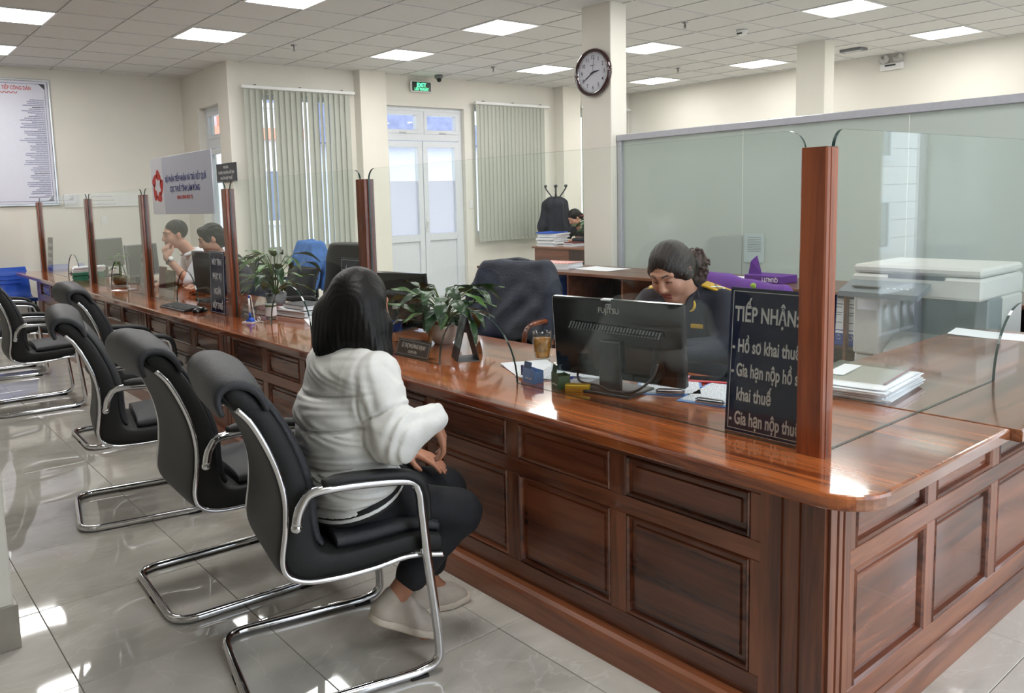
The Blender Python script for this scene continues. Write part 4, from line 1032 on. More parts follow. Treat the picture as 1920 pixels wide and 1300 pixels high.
for s in (-1,1): f.cap(hc+R@V(s*.060,.030,.02)*kh,hc+R@V(s*.069,-.005,-.028)*kh,.022,.020,.03)
f.ell(hc+R@V(0,.118,-.008)*kh,(.064*kh,.074*kh,.088*kh),R,.014,neg=True)
for s in (-1,1): f.ell(hc+R@V(s*.085,.012,-.055)*kh,(.026,.026,.026),R,.01,neg=True)
Ri=R.T
def comb(X,Y,Z):
    x,y,z=X-hc[0],Y-hc[1],Z-hc[2]; lx=Ri[0,0]*x+Ri[0,1]*y+Ri[0,2]*z; ly=Ri[1,0]*x+Ri[1,1]*y+Ri[1,2]*z; lz=Ri[2,0]*x+Ri[2,1]*y+Ri[2,2]*z
    a=np.arctan2(lx,lz+.02)
    return .0011*np.sin(34*a+6*ly)+.0008*np.sin(75*a-9*ly)+.0005*np.sin(120*a)
f.warp(comb); hr=f.obj('hair',M['brown_hair'],off)
f=Fig((-.18,-.30,.90),(.16,.08,1.32),.0045); rs=random.Random(3)
bc=hc+V(-.052,-.138,.030)
f.ell(bc,(.054,.054,.062),None,.02); f.chain([bc+V(0,-.012,-.03),bc+V(-.006,-.03,-.085),bc+V(-.010,-.032,-.12)],[.044,.034,.014],.02); f.cap(hc+R@V(0,-.09,.0)*kh,bc,.035,.035,.02)
for i in range(90):
    a=rs.uniform(0,6.28); z=rs.uniform(-.12,.062); rr=.058*math.sqrt(max(.1,1-(z/.072)**2)) if z>-.05 else .044*(1+(z+.05)/.1)
    p=bc+V(rr*math.cos(a),rr*math.sin(a)-.02*(z<-.03),z); pts=[p]
    for q in range(3): pts.append(pts[-1]+V(rs.uniform(-.010,.010),rs.uniform(-.010,.010),rs.uniform(-.016,.004)))
    f.chain(pts,[.008,.0075,.006,.004],.003)
f.obj('hair_bun',M['curl_hair'],hr)
MBt=MB(); MBt.sm=True; ring=[tuple(bc+V(.034*math.cos(a),.045,.036*math.sin(a)-.01)) for a in [2*PI*i/16 for i in range(16)]]; MBt.tube(ring,.006,6,closed=True); MBt.build('hair_tie',M['rib'],hr)
# ---- man in white shirt, hand at his mouth
man=thing('person','man in a white shirt with a wristwatch, hand over his mouth','person',(-7.14,2.90,0),PI)
hc=V(0,.45,1.225); R=rotm(0,-6,0); kk=1.04
shL,shR=V(-.195,.27,1.02),V(.195,.25,1.02)
f=Fig((-.34,-.20,.44),(.34,.66,1.40),.0075)
f.cap(V(0,-.02,.56),V(0,.18,.88),.12,.11,.05,0,(1.25,1,1)); f.cap(V(0,.18,.88),V(0,.24,.97),.11,.10,.05,0,(1.3,1,1)); f.cap(shL,shR,.055,.055,.04)
f.cap(V(0,.27,1.0),V(0,.39,1.14),.056,.052,.03); head(f,hc,R,k=kk)
AL=[shL,V(-.225,.42,.81),V(-.075,.555,1.03)]; AR=[shR,V(.25,.36,.80),V(.05,.60,.79)]
f.chain(AL,[.055,.045,.028],.02); f.chain(AR,[.055,.045,.028],.02)
hand(f,AL[2],V(.42,-.02,1.0),V(.45,-.85,.0),V(-.2,-.5,.4),0,1.05,(35,45,30)); hand(f,AR[2],V(-.8,.5,0),V(0,0,-1),V(0,1,0),0,1.)
f.obj('body',[M['skin'],M['lips']],man); face_bits(man,hc,R,kk,False)
f=Fig((-.34,-.22,.44),(.34,.62,1.16),.0075)
f.chain([V(0,-.02,.54),V(0,.08,.72),V(0,.18,.88),V(0,.24,.97)],[.145,.14,.132,.115],.05,0,(1.25,1,1)); f.cap(shL+V(.03,0,0),shR-V(.03,0,0),.07,.07,.05)
for A in (AL,AR): f.cap(A[0],A[0]+(A[1]-A[0])*.92,.080,.072,.03)
f.warp(lambda X,Y,Z: wrinkle(X,Y,Z,.003,1.)); f.cap(V(0,.30,1.03),V(0,.36,1.14),.060,.058,.01,neg=True)
sh=f.obj('shirt',M['shirt'],man)
f=Fig((-.12,.18,.98),(.12,.46,1.18),.005)
for s in (-1,1): f.cap(V(s*.062,.27,1.085),V(s*.045,.385,1.045),.020,.014,.01); f.cap(V(-.055,.245,1.085),V(.055,.245,1.085),.02,.02,.01)
f.cap(V(0,.27,1.0),V(0,.36,1.14),.055,.052,.006,neg=True); f.obj('collar',M['shirt'],sh)
w_=(AL[1]-AL[2])/np.linalg.norm(AL[1]-AL[2]); wc=AL[2]+w_*.035
u=np.cross(w_,V(0,1,0)); u/=np.linalg.norm(u); q=np.cross(w_,u)
mb=MB(); mb.sm=True; mb.tube([tuple(wc+(u*math.cos(a)+q*math.sin(a))*.034) for a in [2*PI*i/18 for i in range(18)]],.009,6,closed=True); wt=mb.build('watch_strap',M['black'],man)
mb=MB(); mb.sm=True; cdir=u if u[0]<0 else -u; fc=wc+cdir*.036; mb.tube([tuple(fc),tuple(fc+cdir*.010)],.021,16); mb.build('watch_face',M['white'],wt)
f=Fig((-.16,.26,1.10),(.16,.64,1.42),.0055)
f.ell(hc+R@V(0,-.022,.040)*kk,(.084,.100,.092),R,.02); f.ell(hc+R@V(0,.10,-.035)*kk,(.085,.075,.10),R,.012,neg=True); f.ell(hc+R@V(0,-.02,-.12)*kk,(.12,.075,.085),R,.02,neg=True)
for s in (-1,1): f.ell(hc+R@V(s*.085,.0,-.03)*kk,(.03,.03,.036),R,.01,neg=True)
f.warp(lambda X,Y,Z: .002*np.sin(170*X+40*np.sin(50*Y))*np.sin(150*Z+90*Y)); f.obj('hair',M['hair'],man)
# ---- woman beside him
w2=thing('person','woman with dark tied hair looking down behind the public monitor','person',(-6.56,2.93,0),PI)
hc=V(0,.38,1.195); R=rotm(-16,-20,3); kk=1.02
f=Fig((-.32,-.18,.44),(.32,.60,1.36),.0075)
shL,shR=V(-.165,.25,1.0),V(.165,.25,1.0)
f.cap(V(0,-.02,.56),V(0,.18,.86),.11,.10,.05,0,(1.25,1,1)); f.cap(V(0,.18,.86),V(0,.24,.95),.10,.09,.05,0,(1.25,1,1)); f.cap(shL,shR,.05,.05,.04)
f.cap(V(0,.26,.98),V(0,.34,1.11),.048,.046,.03); head(f,hc,R,k=kk)
AL=[shL,V(-.22,.36,.80),V(-.07,.54,.80)]; AR=[shR,V(.22,.36,.80),V(.08,.54,.80)]
for A,sd in ((AL,1),(AR,-1)): f.chain(A,[.048,.038,.024],.02); hand(f,A[2],V(sd*.3,.5,-.05),V(0,0,-1),V(sd,.2,0),0,1.)
f.obj('body',[M['skin'],M['lips']],w2); face_bits(w2,hc,R,kk)
f=Fig((-.32,-.2,.44),(.32,.56,1.10),.008)
f.chain([V(0,-.02,.54),V(0,.08,.70),V(0,.18,.86),V(0,.24,.95)],[.13,.125,.12,.105],.05,0,(1.22,1,1)); f.cap(shL,shR,.064,.064,.05)
for A in (AL,AR): f.chain([A[0],A[1]],[.066,.056],.03); f.cap(A[1],A[1]+(A[2]-A[1])*.85,.056,.04,.03)
f.warp(lambda X,Y,Z: wrinkle(X,Y,Z,.0025,1.)); f.cap(V(0,.28,1.0),V(0,.34,1.12),.054,.052,.01,neg=True); f.obj('dark_jacket',M['navy_cloth'],w2)
f=Fig((-.16,.18,1.04),(.16,.58,1.40),.005)
f.ell(hc+R@V(0,-.022,.034)*kk,(.086,.102,.095),R,.02); f.ell(hc+R@V(0,-.06,-.03)*kk,(.072,.06,.07),R,.03); f.ell(hc+R@V(0,.100,-.030)*kk,(.064,.062,.093),R,.014,neg=True)
for s in (-1,1): f.cap(hc+R@V(0,.05,.09)*kk,hc+R@V(s*.068,.03,.0)*kk,.022,.018,.03); f.ell(hc+R@V(s*.088,.0,-.035)*kk,(.026,.026,.034),R,.01,neg=True)
f.ell(hc+R@V(0,-.12,-.01)*kk,(.04,.04,.045),R,.02)
f.warp(lambda X,Y,Z: .0015*np.sin(200*X+60*Z)); f.obj('hair',M['hair'],w2)
# ---- officer at the far desk
fo=thing('person','distant woman in dark uniform with one gold shoulder board visible, bent over the far desk','person',(-8.42,9.20,0),PI)
hc=V(0,.37,1.135); R=rotm(-20,-35,0)
f=Fig((-.32,-.16,.44),(.32,.56,1.30),.009)
f.cap(V(0,0,.56),V(0,.20,.86),.11,.10,.05,0,(1.25,1,1)); f.cap(V(-.16,.22,.96),V(.16,.22,.96),.05,.05,.04); f.cap(V(0,.24,.95),V(0,.32,1.06),.048,.046,.03); head(f,hc,R)
for s in (-1,1): f.chain([V(s*.165,.22,.96),V(s*.23,.36,.80),V(s*.07,.5,.80)],[.048,.038,.024],.02); hand(f,V(s*.07,.5,.80),V(-s*.4,.5,0),V(0,0,-1),V(-s,0,0),0,1.)
f.obj('body',[M['skin'],M['lips']],fo)
f=Fig((-.32,-.2,.44),(.32,.52,1.06),.009)
f.chain([V(0,0,.54),V(0,.10,.70),V(0,.20,.90)],[.13,.125,.11],.05,0,(1.25,1,1)); f.cap(V(-.16,.22,.96),V(.16,.22,.96),.065,.065,.05)
for s in (-1,1): f.chain([V(s*.165,.22,.96),V(s*.23,.36,.80)],[.066,.058],.03); f.cap(V(s*.23,.36,.80),V(s*.09,.48,.80),.056,.042,.03)
f.cap(V(0,.26,.98),V(0,.34,1.10),.055,.052,.01,neg=True); jk=f.obj('uniform_jacket',M['navy_cloth'],fo)
for s in (-1,1): MB().bbox(s*.14-.06,s*.14+.06,.19,.245,1.02,1.034,.003).build('shoulder_board',M['gold'],jk)
f=Fig((-.15,.18,1.0),(.15,.56,1.32),.008); f.ell(hc+R@V(0,-.022,.034),(.086,.102,.095),R,.02); f.ell(hc+R@V(0,.100,-.030),(.064,.062,.093),R,.014,neg=True); f.ell(hc+R@V(0,-.09,-.03),(.06,.05,.06),R,.02); f.obj('hair',M['hair'],fo)
# ================================================================== things on and around the counter
ZC=ZT
M['acrylic']=clear_glass('clear_acrylic',(.95,.97,.97,1))
M['steel']=pm('brushed_steel',srgb(150,152,155),.25,1.,var=.08)
M['screen']=pm('grey_screen',srgb(66,68,64),.22,var=.03)
M['leaf']=pm('glossy_dark_leaf',srgb(44,74,40),.32,var=.35,scale=9.,bump=.15,bscale=40.)
M['leaf2']=pm('fresh_green_leaf',srgb(86,122,62),.35,var=.3,scale=9.,bump=.15,bscale=40.)
M['stem']=pm('green_stem',srgb(92,112,58),.5)
M['ceramic']=pm('white_glazed_ceramic',srgb(226,222,212),.15,var=.03,coat=.5)
M['soil']=pm('potting_soil',srgb(52,40,32),.95,var=.3,scale=90.)
M['blue']=pm('blue_plastic',srgb(34,84,190),.35,var=.05)
M['purple']=pm('purple_cloth',srgb(96,40,140),.7,var=.1,bump=.2,bscale=90.)
M['red']=pm('red_plastic',srgb(206,44,52),.35,var=.05)
M['maroon']=pm('maroon_cover',srgb(108,34,40),.4,var=.08)
def paper_mat(name,line=(60,62,80),bgc=(238,240,244),dens=90.,cover=.5):
    # white sheet with rows of print
    mt,t,b=nt(name); c=N(t,'ShaderNodeTexCoord').outputs['Object']; sp=N(t,'ShaderNodeSeparateXYZ'); t.links.new(c,sp.inputs[0])
    m1=N(t,'ShaderNodeMath',operation='MULTIPLY'); m1.inputs[1].default_value=dens; t.links.new(sp.outputs[1],m1.inputs[0])
    fr=N(t,'ShaderNodeMath',operation='FRACT'); t.links.new(m1.outputs[0],fr.inputs[0]); gt=N(t,'ShaderNodeMath',operation='GREATER_THAN'); gt.inputs[1].default_value=cover; t.links.new(fr.outputs[0],gt.inputs[0])
    nz=N(t,'ShaderNodeTexNoise',Scale=1.,Detail=2.); mp=N(t,'ShaderNodeVectorMath',operation='MULTIPLY'); mp.inputs[1].default_value=(260,dens*.9,1); t.links.new(c,mp.inputs[0]); t.links.new(mp.outputs[0],nz.inputs['Vector'])
    g2=N(t,'ShaderNodeMath',operation='GREATER_THAN'); g2.inputs[1].default_value=.47; t.links.new(nz.outputs['Fac'],g2.inputs[0])
    mu=N(t,'ShaderNodeMath',operation='MULTIPLY'); t.links.new(gt.outputs[0],mu.inputs[0]); t.links.new(g2.outputs[0],mu.inputs[1])
    mx=N(t,'ShaderNodeMix',data_type='RGBA'); mx.inputs[6].default_value=srgb(*bgc); mx.inputs[7].default_value=srgb(*line); t.links.new(mu.outputs[0],mx.inputs[0]); t.links.new(mx.outputs[2],b.inputs['Base Color']); b.inputs['Roughness'].default_value=.75
    return mt
M['print']=paper_mat('printed_sheet',(120,124,140),dens=150.)
# ---- notices on acrylic panels
M['vent']=pm('grey_vent_plastic',srgb(88,91,93),.45,var=.05)
def strokes(r,mat,Mx,x0,x1,z,h,n,y=-.0031):
    # lettering too small to read: rows of upright strokes
    rr=random.Random(int(z*1e4)+n); mb=MB(); mb.M=Mx; x=x0
    while x<x1:
        w_=rr.uniform(.3,.7)*h*.42; mb.box(x,x+h*.11,y,y+.0006,z-h/2,z+h/2)
        if rr.random()<.75: mb.box(x+h*.11,x+w_,y,y+.0006,z+h*rr.choice((-.5,-.06,.38)),z+h*rr.choice((-.06,.38,.5))-h*0)
        if rr.random()<.6: mb.box(x+w_-h*.1,x+w_,y,y+.0006,z-h/2,z+h/2)
        x+=w_+h*.16
    mb.build('faint_lettering',mat,r)
def notice(label, x0, x1, y, h, lines, tilt=4, name='notice_sign', rz=0., group='navy counter notices'):
    w_=x1-x0; r=thing(name,label,'sign',((x0+x1)/2,y,ZC),rz,group); Mx=Matrix.Rotation(-math.radians(tilt),4,'X')
    mb=MB(); mb.M=Mx; mb.bbox(-w_/2,w_/2,-.0025,.0025,.001,h,.001); p=mb.build('panel',M['navy'],r)
    mb=MB(); mb.M=Mx; i=.010; t_=.0018
    for a in ((-w_/2+i,w_/2-i,i,i+t_),(-w_/2+i,w_/2-i,h-i-t_,h-i),(-w_/2+i,-w_/2+i+t_,i,h-i),(w_/2-i-t_,w_/2-i,i,h-i)): mb.box(a[0],a[1],-.0032,-.0024,a[2],a[3])
    mb.build('border',M['silver_ink'],r)
    for body,hh,x,z,sx,al in lines:
      if body is None: strokes(r,M['silver_ink'],Mx,-w_/2+.035,w_/2-.035,z,hh,int(hh*1000)+len(label))
      else: text(body,hh,M['silver_ink'],r,Mx@T(x-w_/2 if al=='LEFT' else x,-.0029,z)@FACE_NY,sx,.035,al)
    mb=MB(); mb.tube([(0,.0,.02),(0,.028,.001)],.003,6); mb.build('rear_strut',M['acrylic'],r)
    return r
notice('large navy notice reading Tiếp nhận beside the near corner post',-1.392,-1.072,2.100,.432,[('TIẾP NHẬN:',.045,.018,.352,.60,'LEFT'),('- Hồ sơ khai thuế',.040,.014,.258,.54,'LEFT'),('- Gia hạn nộp hồ sơ',.040,.014,.186,.50,'LEFT'),('khai thuế',.040,.034,.114,.54,'LEFT'),('- Gia hạn nộp thuế',.040,.014,.042,.52,'LEFT')])
notice('navy notice half hidden behind the visitor\'s head',-3.70,-3.40,2.100,.432,[('TIẾP NHẬN',.04,.016,.35,.6,'LEFT')])
notice('narrow navy notice about the public computer, beside the mouse',-5.325,-5.075,2.040,.42,[('MÁY TÍNH',.042,0,.345,.62,'CENTER'),('PHỤC VỤ',.042,0,.25,.62,'CENTER'),('NGƯỜI',.042,0,.15,.62,'CENTER'),('NỘP THUẾ',.042,0,.055,.62,'CENTER')],2)
notice('navy notice leaning left of the post by the man in white',-7.06,-6.77,2.100,.40,[(None,.042,0,z_,1,'CENTER') for z_ in (.32,.24,.155,.075)])
notice('navy notice left of the post between the two far screens',-8.76,-8.49,2.100,.40,[(None,.042,0,z_,1,'CENTER') for z_ in (.32,.24,.155,.075)])
notice('navy notice at the far left end post',-10.60,-10.35,2.100,.41,[(None,.042,0,z_,1,'CENTER') for z_ in (.32,.24,.155,.075)])
# ---- name plates
def nameplate(label,x,y,w_,l1,l2,rz=0.):
    r=thing('name_plate',label,'name plate',(x,y,ZC),rz,'desk name plates')
    mb=MB(); mb.prism([(-.02,0),(.03,0),(.012,.078),(.006,.078)],'x',-w_/2,w_/2); p=mb.build('stand',M['acrylic'],r)
    Mx=T(0,-.0205,.001)@Matrix.Rotation(-math.radians(18.5),4,'X'); mb=MB(); mb.M=Mx; mb.bbox(-w_/2+.003,w_/2-.003,-.0008,.0008,.0,.078,.0003); mb.build('card',M['dgrey'],r)
    mb=MB(); mb.M=Mx
    for a in ((-w_/2+.008,w_/2-.008,.007,.0082),(-w_/2+.008,w_/2-.008,.070,.0712),(-w_/2+.008,-w_/2+.0092,.007,.07),(w_/2-.0092,w_/2-.008,.007,.07)): mb.box(a[0],a[1],-.0012,-.0006,a[2],a[3])
    mb.build('border',M['silver_ink'],r)
    if l1 is None: strokes(r,M['silver_ink'],Mx,-w_/2+.02,w_/2-.02,.05,.02,3,-.0014); strokes(r,M['silver_ink'],Mx,-w_/2+.05,w_/2-.05,.022,.013,4,-.0014); return
    text(l1,.0195,M['silver_ink'],r,Mx@T(0,-.001,.048)@FACE_NY,.62*w_/.25,.03); text(l2,.0125,M['silver_ink'],r,Mx@T(0,-.001,.021)@FACE_NY,.6,.03)
nameplate('grey name plate standing in front of the potted peace lily',-3.025,2.105,.25,'LÊ THỊ PHƯƠNG HẠNH','CHUYÊN VIÊN',math.radians(2))
nameplate('grey name plate behind the pen stand, next to the wooden post',-4.86,2.115,.22,None,None)
# ---- computers
def monitor(label, loc, rz, w_=.56, h=.335, back_logo=None, tilt=6, mat_back='gloss_black', group=None, zc=.19, front=False, stand=True):
    r=thing('computer_monitor',label,'monitor',loc,rz,group)
    Mx=T(0,0,zc)@Matrix.Rotation(math.radians(tilt),4,'X')      # local -y is the back of the screen
    mb=MB(); mb.M=Mx; mb.bbox(-w_/2,w_/2,-.012,.018,-h/2,h/2,.006); p=mb.build('housing',M[mat_back],r)
    mb=MB(); mb.M=Mx; mb.box(-w_/2+.012,w_/2-.012,.0178,.0186,-h/2+.014,h/2-.012); mb.build('display',M['screen'],r)
    mb=MB(); mb.M=Mx; pts=[(-.19,.045),(.19,.040),(.16,-.115),(-.16,-.115)]
    vs=[(x,-.012,z) for x,z in pts]+[(x*.94,-.034,z*.96-.002) for x,z in pts]; mb.add(vs,[(0,1,2,3),(7,6,5,4),(0,4,5,1),(1,5,6,2),(2,6,7,3),(3,7,4,0)]); mb.build('rear_bulge',M[mat_back],r)
    vt=MB(); vt.M=Mx
    for i in range(30): x=-.185+i*.0128; vt.add([(x,-.0335,.038-.0004*i),(x+.007,-.0335,.038-.0004*i),(x+.011,-.020,.060-.0004*i),(x+.004,-.020,.060-.0004*i),(x,-.0365,.038-.0004*i),(x+.007,-.0365,.038-.0004*i),(x+.011,-.023,.061-.0004*i),(x+.004,-.023,.061-.0004*i)],[(0,1,2,3),(7,6,5,4),(0,4,5,1),(1,5,6,2),(2,6,7,3),(3,7,4,0)])
    if not front: vt.build('vent_ribs',M['vent'],r)
    mb=MB(); mb.bbox(-.045,.045,-.05,-.03,.008,zc,.004); mb.build('stand_neck',M['black'],r)
    mb=MB(); mb.bbox(-.12,.12,-.115,.065,.0,.012,.003); mb.build('stand_base',M['black'],r)
    if back_logo:
        text(back_logo,.021,M['silver_ink'],r,Mx@T(-.02,-.0125,.108)@FACE_NY,.9,.0)
        for dx in (.0,.011): 
            mb=MB(); mb.M=Mx@T(-.024+dx,-.0127,.128); mb.tube([(.006*math.cos(a),0,.006*math.sin(a)) for a in [2*PI*i/14 for i in range(14)]],.0011,5,closed=True); mb.build('logo_loop',M['silver_ink'],r)
        mb=MB(); mb.M=Mx; mb.box(-.018,.022,-.0355,-.0345,-.056,-.046); mb.build('rating_sticker',M['paper'],r)
        mb=MB(); mb.M=Mx; mb.box(-.05,-.01,-.0135,.012,h/2-.004,h/2+.001); mb.build('tape_scrap',M['paper'],r)
    return r
monitor('large black monitor seen from behind, in front of the uniformed officer',(-1.955,2.262,ZC),math.radians(9),.548,.300,'FUJITSU',5,zc=.186)
cb_=MB(); cb_.sm=True; cb_.tube(bez([(-2.10,2.30,.86),(-2.14,2.26,.80),(-2.10,2.22,.765),(-1.98,2.19,.772),(-1.90,2.185,.764),(-1.82,2.2,.775),(-1.775,2.235,.82),(-1.77,2.265,.87)],6),.0045,8); o=cb_.build('monitor_cable',M['black']); tag(o,'black cable looping from behind the large monitor across its base','cable')
monitor('dark monitor partly hidden by the peace lily',(-3.80,2.52,ZC),math.radians(10),.52,.31,None,5,zc=.165)
# the public computer faces the customers, so turn it round
mo=monitor('grey-screened public monitor facing customers in front of the seated woman',(-6.03,2.30,ZC),PI,.50,.33,None,-3,zc=.21,front=True)
monitor('grey monitor back with a white sticker, beyond the glass vase',(-8.02,2.42,ZC),math.radians(-62),.40,.31,None,4,'mgrey',zc=.22,front=True)
monitor('farther grey monitor behind the first, near the left end',(-9.25,2.42,ZC),math.radians(-62),.46,.31,None,4,'mgrey',zc=.25,front=True)
# keyboard and mouse in front of the screen
kb=thing('keyboard','black computer keyboard lying on the worktop in front of the glass','keyboard',(-5.70,1.965,ZC),math.radians(2))
mb=MB(); mb.prism([(-.068,0),(.068,0),(.068,.024),(-.062,.013),(-.068,.008)],'x',-.225,.225); mb.build('base',M['black'],kb)
km=MB().bbox(-.0072,.0072,-.0068,.0068,0,.005,.0012).mesh('key',M['dgrey']); kx=MB().bbox(-.05,.05,-.0068,.0068,0,.005,.0012).mesh('space_key',M['dgrey'])
for j in range(6):
    for i in range(23):
        if j==0 and 4<=i<=10: continue
        o=bpy.data.objects.new('key',km); link(o,kb); y=-.052+j*.0195; o.location=(-.209+i*.019,y,.0135+(y+.062)*.0846); o.rotation_euler=(.084,0,0)
o=bpy.data.objects.new('space_key',kx); link(o,kb); o.location=(-.076,-.052,.0143); o.rotation_euler=(.084,0,0)
ms=thing('computer_mouse','black computer mouse between the keyboard and the narrow navy notice','mouse',(-5.385,1.985,ZC),math.radians(10))
f=Fig((-.05,-.08,-.01),(.05,.08,.06),.003); f.ell(V(0,0,.008),(.031,.056,.030),None,.01); f.cut((0,0,-1),0); f.obj('body',M['gloss_black'],ms)
mb=MB(); mb.sm=True; mb.tube([(-.004,.03,.034),(.004,.03,.034)],.007,10); mb.build('wheel',M['dgrey'],ms); mb=MB(); mb.sm=True; mb.tube(bez([(0,.05,.008),(.01,.09,.006),(-.02,.13,.005)],5),.002,6); mb.build('cord',M['black'],ms)
# ---- pen stand in front of the second screen
ps=thing('pen_stand','white and blue counter pen standing upright on its coiled holder','pen stand',(-4.665,2.028,ZC),math.radians(20))
MB().prism([(-.045,-.028),(.045,-.028),(.03,.028),(-.03,.028)],'z',0,.006).build('base_plate',M['white'],ps)
mb=MB(); mb.prism([(-.02,.006),(.03,.006),(.03,.014),(.005,.03),(-.02,.012)],'y',-.018,.018); mb.build('holder',M['blue'],ps)
mb=MB(); mb.sm=True; mb.tube([(0,0,.03),(0,0,.06)],.0065,10); mb.build('pen_tip',M['blue'],ps); mb=MB(); mb.sm=True; mb.tube([(0,0,.06),(-.002,0,.15)],.006,10); mb.build('pen_barrel',M['white'],ps); mb=MB(); mb.sm=True; mb.tube([(-.002,0,.15),(-.003,0,.168)],.0055,10); mb.build('pen_cap',M['blue'],ps)
mb=MB(); mb.sm=True; co=[(-.003,0,.165),(.012,.004,.16),(.02,.006,.10),(.032,.006,.03)]+[(.045+.016*math.cos(a)+.002*i,.01+.004*i*.3,.018+.015*math.sin(a)) for i,a in enumerate([PI+2*PI*k/8 for k in range(12)])]; mb.tube(bez(co,4),.0028,6); mb.build('coiled_cord',M['white'],ps)
# ---- sanitiser bottle
sb_=thing('sanitiser_bottle','clear hand sanitiser pump bottle beside the pen stand','bottle',(-4.68,2.175,ZC))
mb=MB(); mb.sm=True; mb.lathe([(.030,0),(.034,.004),(.034,.115),(.030,.128),(.015,.138),(.013,.148)],20); mb.build('bottle',M['acrylic'],sb_); mb=MB(); mb.sm=True; mb.lathe([(.031,.004),(.031,.085)],20); mb.build('gel',pm('clear_gel',srgb(206,214,208),.1,var=.02,trans=.6),sb_)
mb=MB(); mb.lathe([(.0345,.025),(.0345,.10)],20,caps=False); l=mb.build('label',M['paper'],sb_); mb=MB(); mb.lathe([(.0348,.082),(.0348,.094)],20,caps=False); mb.build('label_band',pm('olive_print',srgb(86,104,62),.6),l)
mb=MB(); mb.lathe([(.016,.146),(.016,.162),(.006,.163),(.006,.182),(.013,.183),(.013,.192)],14); mb.tube([(0,0,.187),(-.035,-.008,.183)],.005,8); mb.build('pump',M['black'],sb_)
# ---- plants
def leaf_mesh(L,W,droop,fold=.25,name='leaf',mat='leaf',tw=0.):
    rows=[]; n=9
    for i in range(n+1):
        t_=i/n; w_=W*math.sin(PI*min(1,t_*.95+.03))**.8*(1-.35*t_); ang=droop*t_; x=L*(math.sin(ang)/droop if abs(droop)>1e-3 else t_); z=-L*((1-math.cos(ang))/droop if abs(droop)>1e-3 else 0)
        rows.append([(x,w_*s,z+abs(s)*w_*fold+.004*math.sin(9*t_+3*s)) for s in (-1,-.5,0,.5,1)])
    mb=MB(); mb.sm=True; mb.grid(rows); mb.grid([[(p[0],p[1],p[2]-.0012) for p in r_] for r_ in rows]); return mb.mesh(name,M[mat])
def plant(root, c, stems, rnd, leaves, stemr=.0025, stemmat='stem'):
    # stems: (azimuth, reach, height)
    for k,(az,re,hh) in enumerate(stems):
        a=Vector(c); top=a+Vector((math.cos(az)*re,math.sin(az)*re,hh)); mid=a+Vector((math.cos(az)*re*.3,math.sin(az)*re*.3,hh*.62))
        mb=MB(); mb.sm=True; mb.tube(bez([a+Vector((math.cos(az)*.012,math.sin(az)*.012,0)),mid,top],5),stemr,5); mb.build('leaf_stalk',M[stemmat],root)
        o=bpy.data.objects.new('leaf',rnd.choice(leaves)); link(o,root); o.location=top; o.rotation_euler=(rnd.uniform(-.4,.4),rnd.uniform(-.5,.35),az+rnd.uniform(-.35,.35)); s=rnd.uniform(.8,1.15); o.scale=(s,s,s)
rn=random.Random(11)
pot=thing('potted_plant','peace lily with broad dark leaves in a scalloped white pot','plant',(-3.205,2.41,ZC))
mb=MB(); mb.sm=True; n=48; prof=[(.045,0),(.05,.008),(.07,.03),(.088,.06),(.084,.085),(.088,.10),(.080,.10),(.076,.08)]
vs=[]; 
for j,(r_,z) in enumerate(prof):
    for k in range(n):
        a=2*PI*k/n; sc=1+.03*math.cos(6*a)*(j>1); vs.append((r_*sc*math.cos(a),r_*sc*math.sin(a),z+.006*math.cos(6*a)*(j>3)))
mb.add(vs,[(j*n+k,j*n+(k+1)%n,(j+1)*n+(k+1)%n,(j+1)*n+k) for j in range(len(prof)-1) for k in range(n)]+[tuple(range(n))]); mb.build('pot',M['ceramic'],pot)
mb=MB(); mb.lathe([(.076,.07),(.074,.084)],20); mb.build('soil',M['soil'],pot)
LV=[leaf_mesh(.14,.036,.9),leaf_mesh(.165,.042,1.2),leaf_mesh(.12,.038,.5),leaf_mesh(.15,.034,.3,mat='leaf2')]
plant(pot,(0,0,.08),[(rn.uniform(0,6.28),rn.uniform(.03,.19),rn.uniform(.05,.21)) for _ in range(58)],rn,LV)
mb=MB(); mb.sm=True; mb.tube(bez([(.02,-.03,.08),(.055,-.10,.13),(.06,-.125,.07),(.06,-.135,.0)],6),[.004,.006,.008,.009,.009,.009,.009,.009,.009,.009,.008,.008,.008,.008,.008,.008,.008,.007,.006],7); mb.build('dry_leaf',pm('dry_brown_leaf',srgb(146,104,58),.7,var=.3,scale=40.),pot)
p2=thing('potted_plant','tall leafy plant behind the sanitiser bottle, beside the wooden post','plant',(-5.20,2.46,ZC))
mb=MB(); mb.sm=True; mb.lathe([(.05,0),(.06,.01),(.075,.10),(.07,.10),(.066,.085)],24); mb.build('pot',M['mgrey'],p2)
mb=MB(); mb.lathe([(.066,.07),(.064,.088)],18); mb.build('soil',M['soil'],p2)
LV2=[leaf_mesh(.17,.030,.6,mat='leaf2'),leaf_mesh(.19,.034,1.,mat='leaf'),leaf_mesh(.15,.028,.3,mat='leaf2')]
plant(p2,(0,0,.08),[(rn.uniform(0,6.28),rn.uniform(.04,.24),rn.uniform(.08,.30)) for _ in range(40)],rn,LV2,.003)
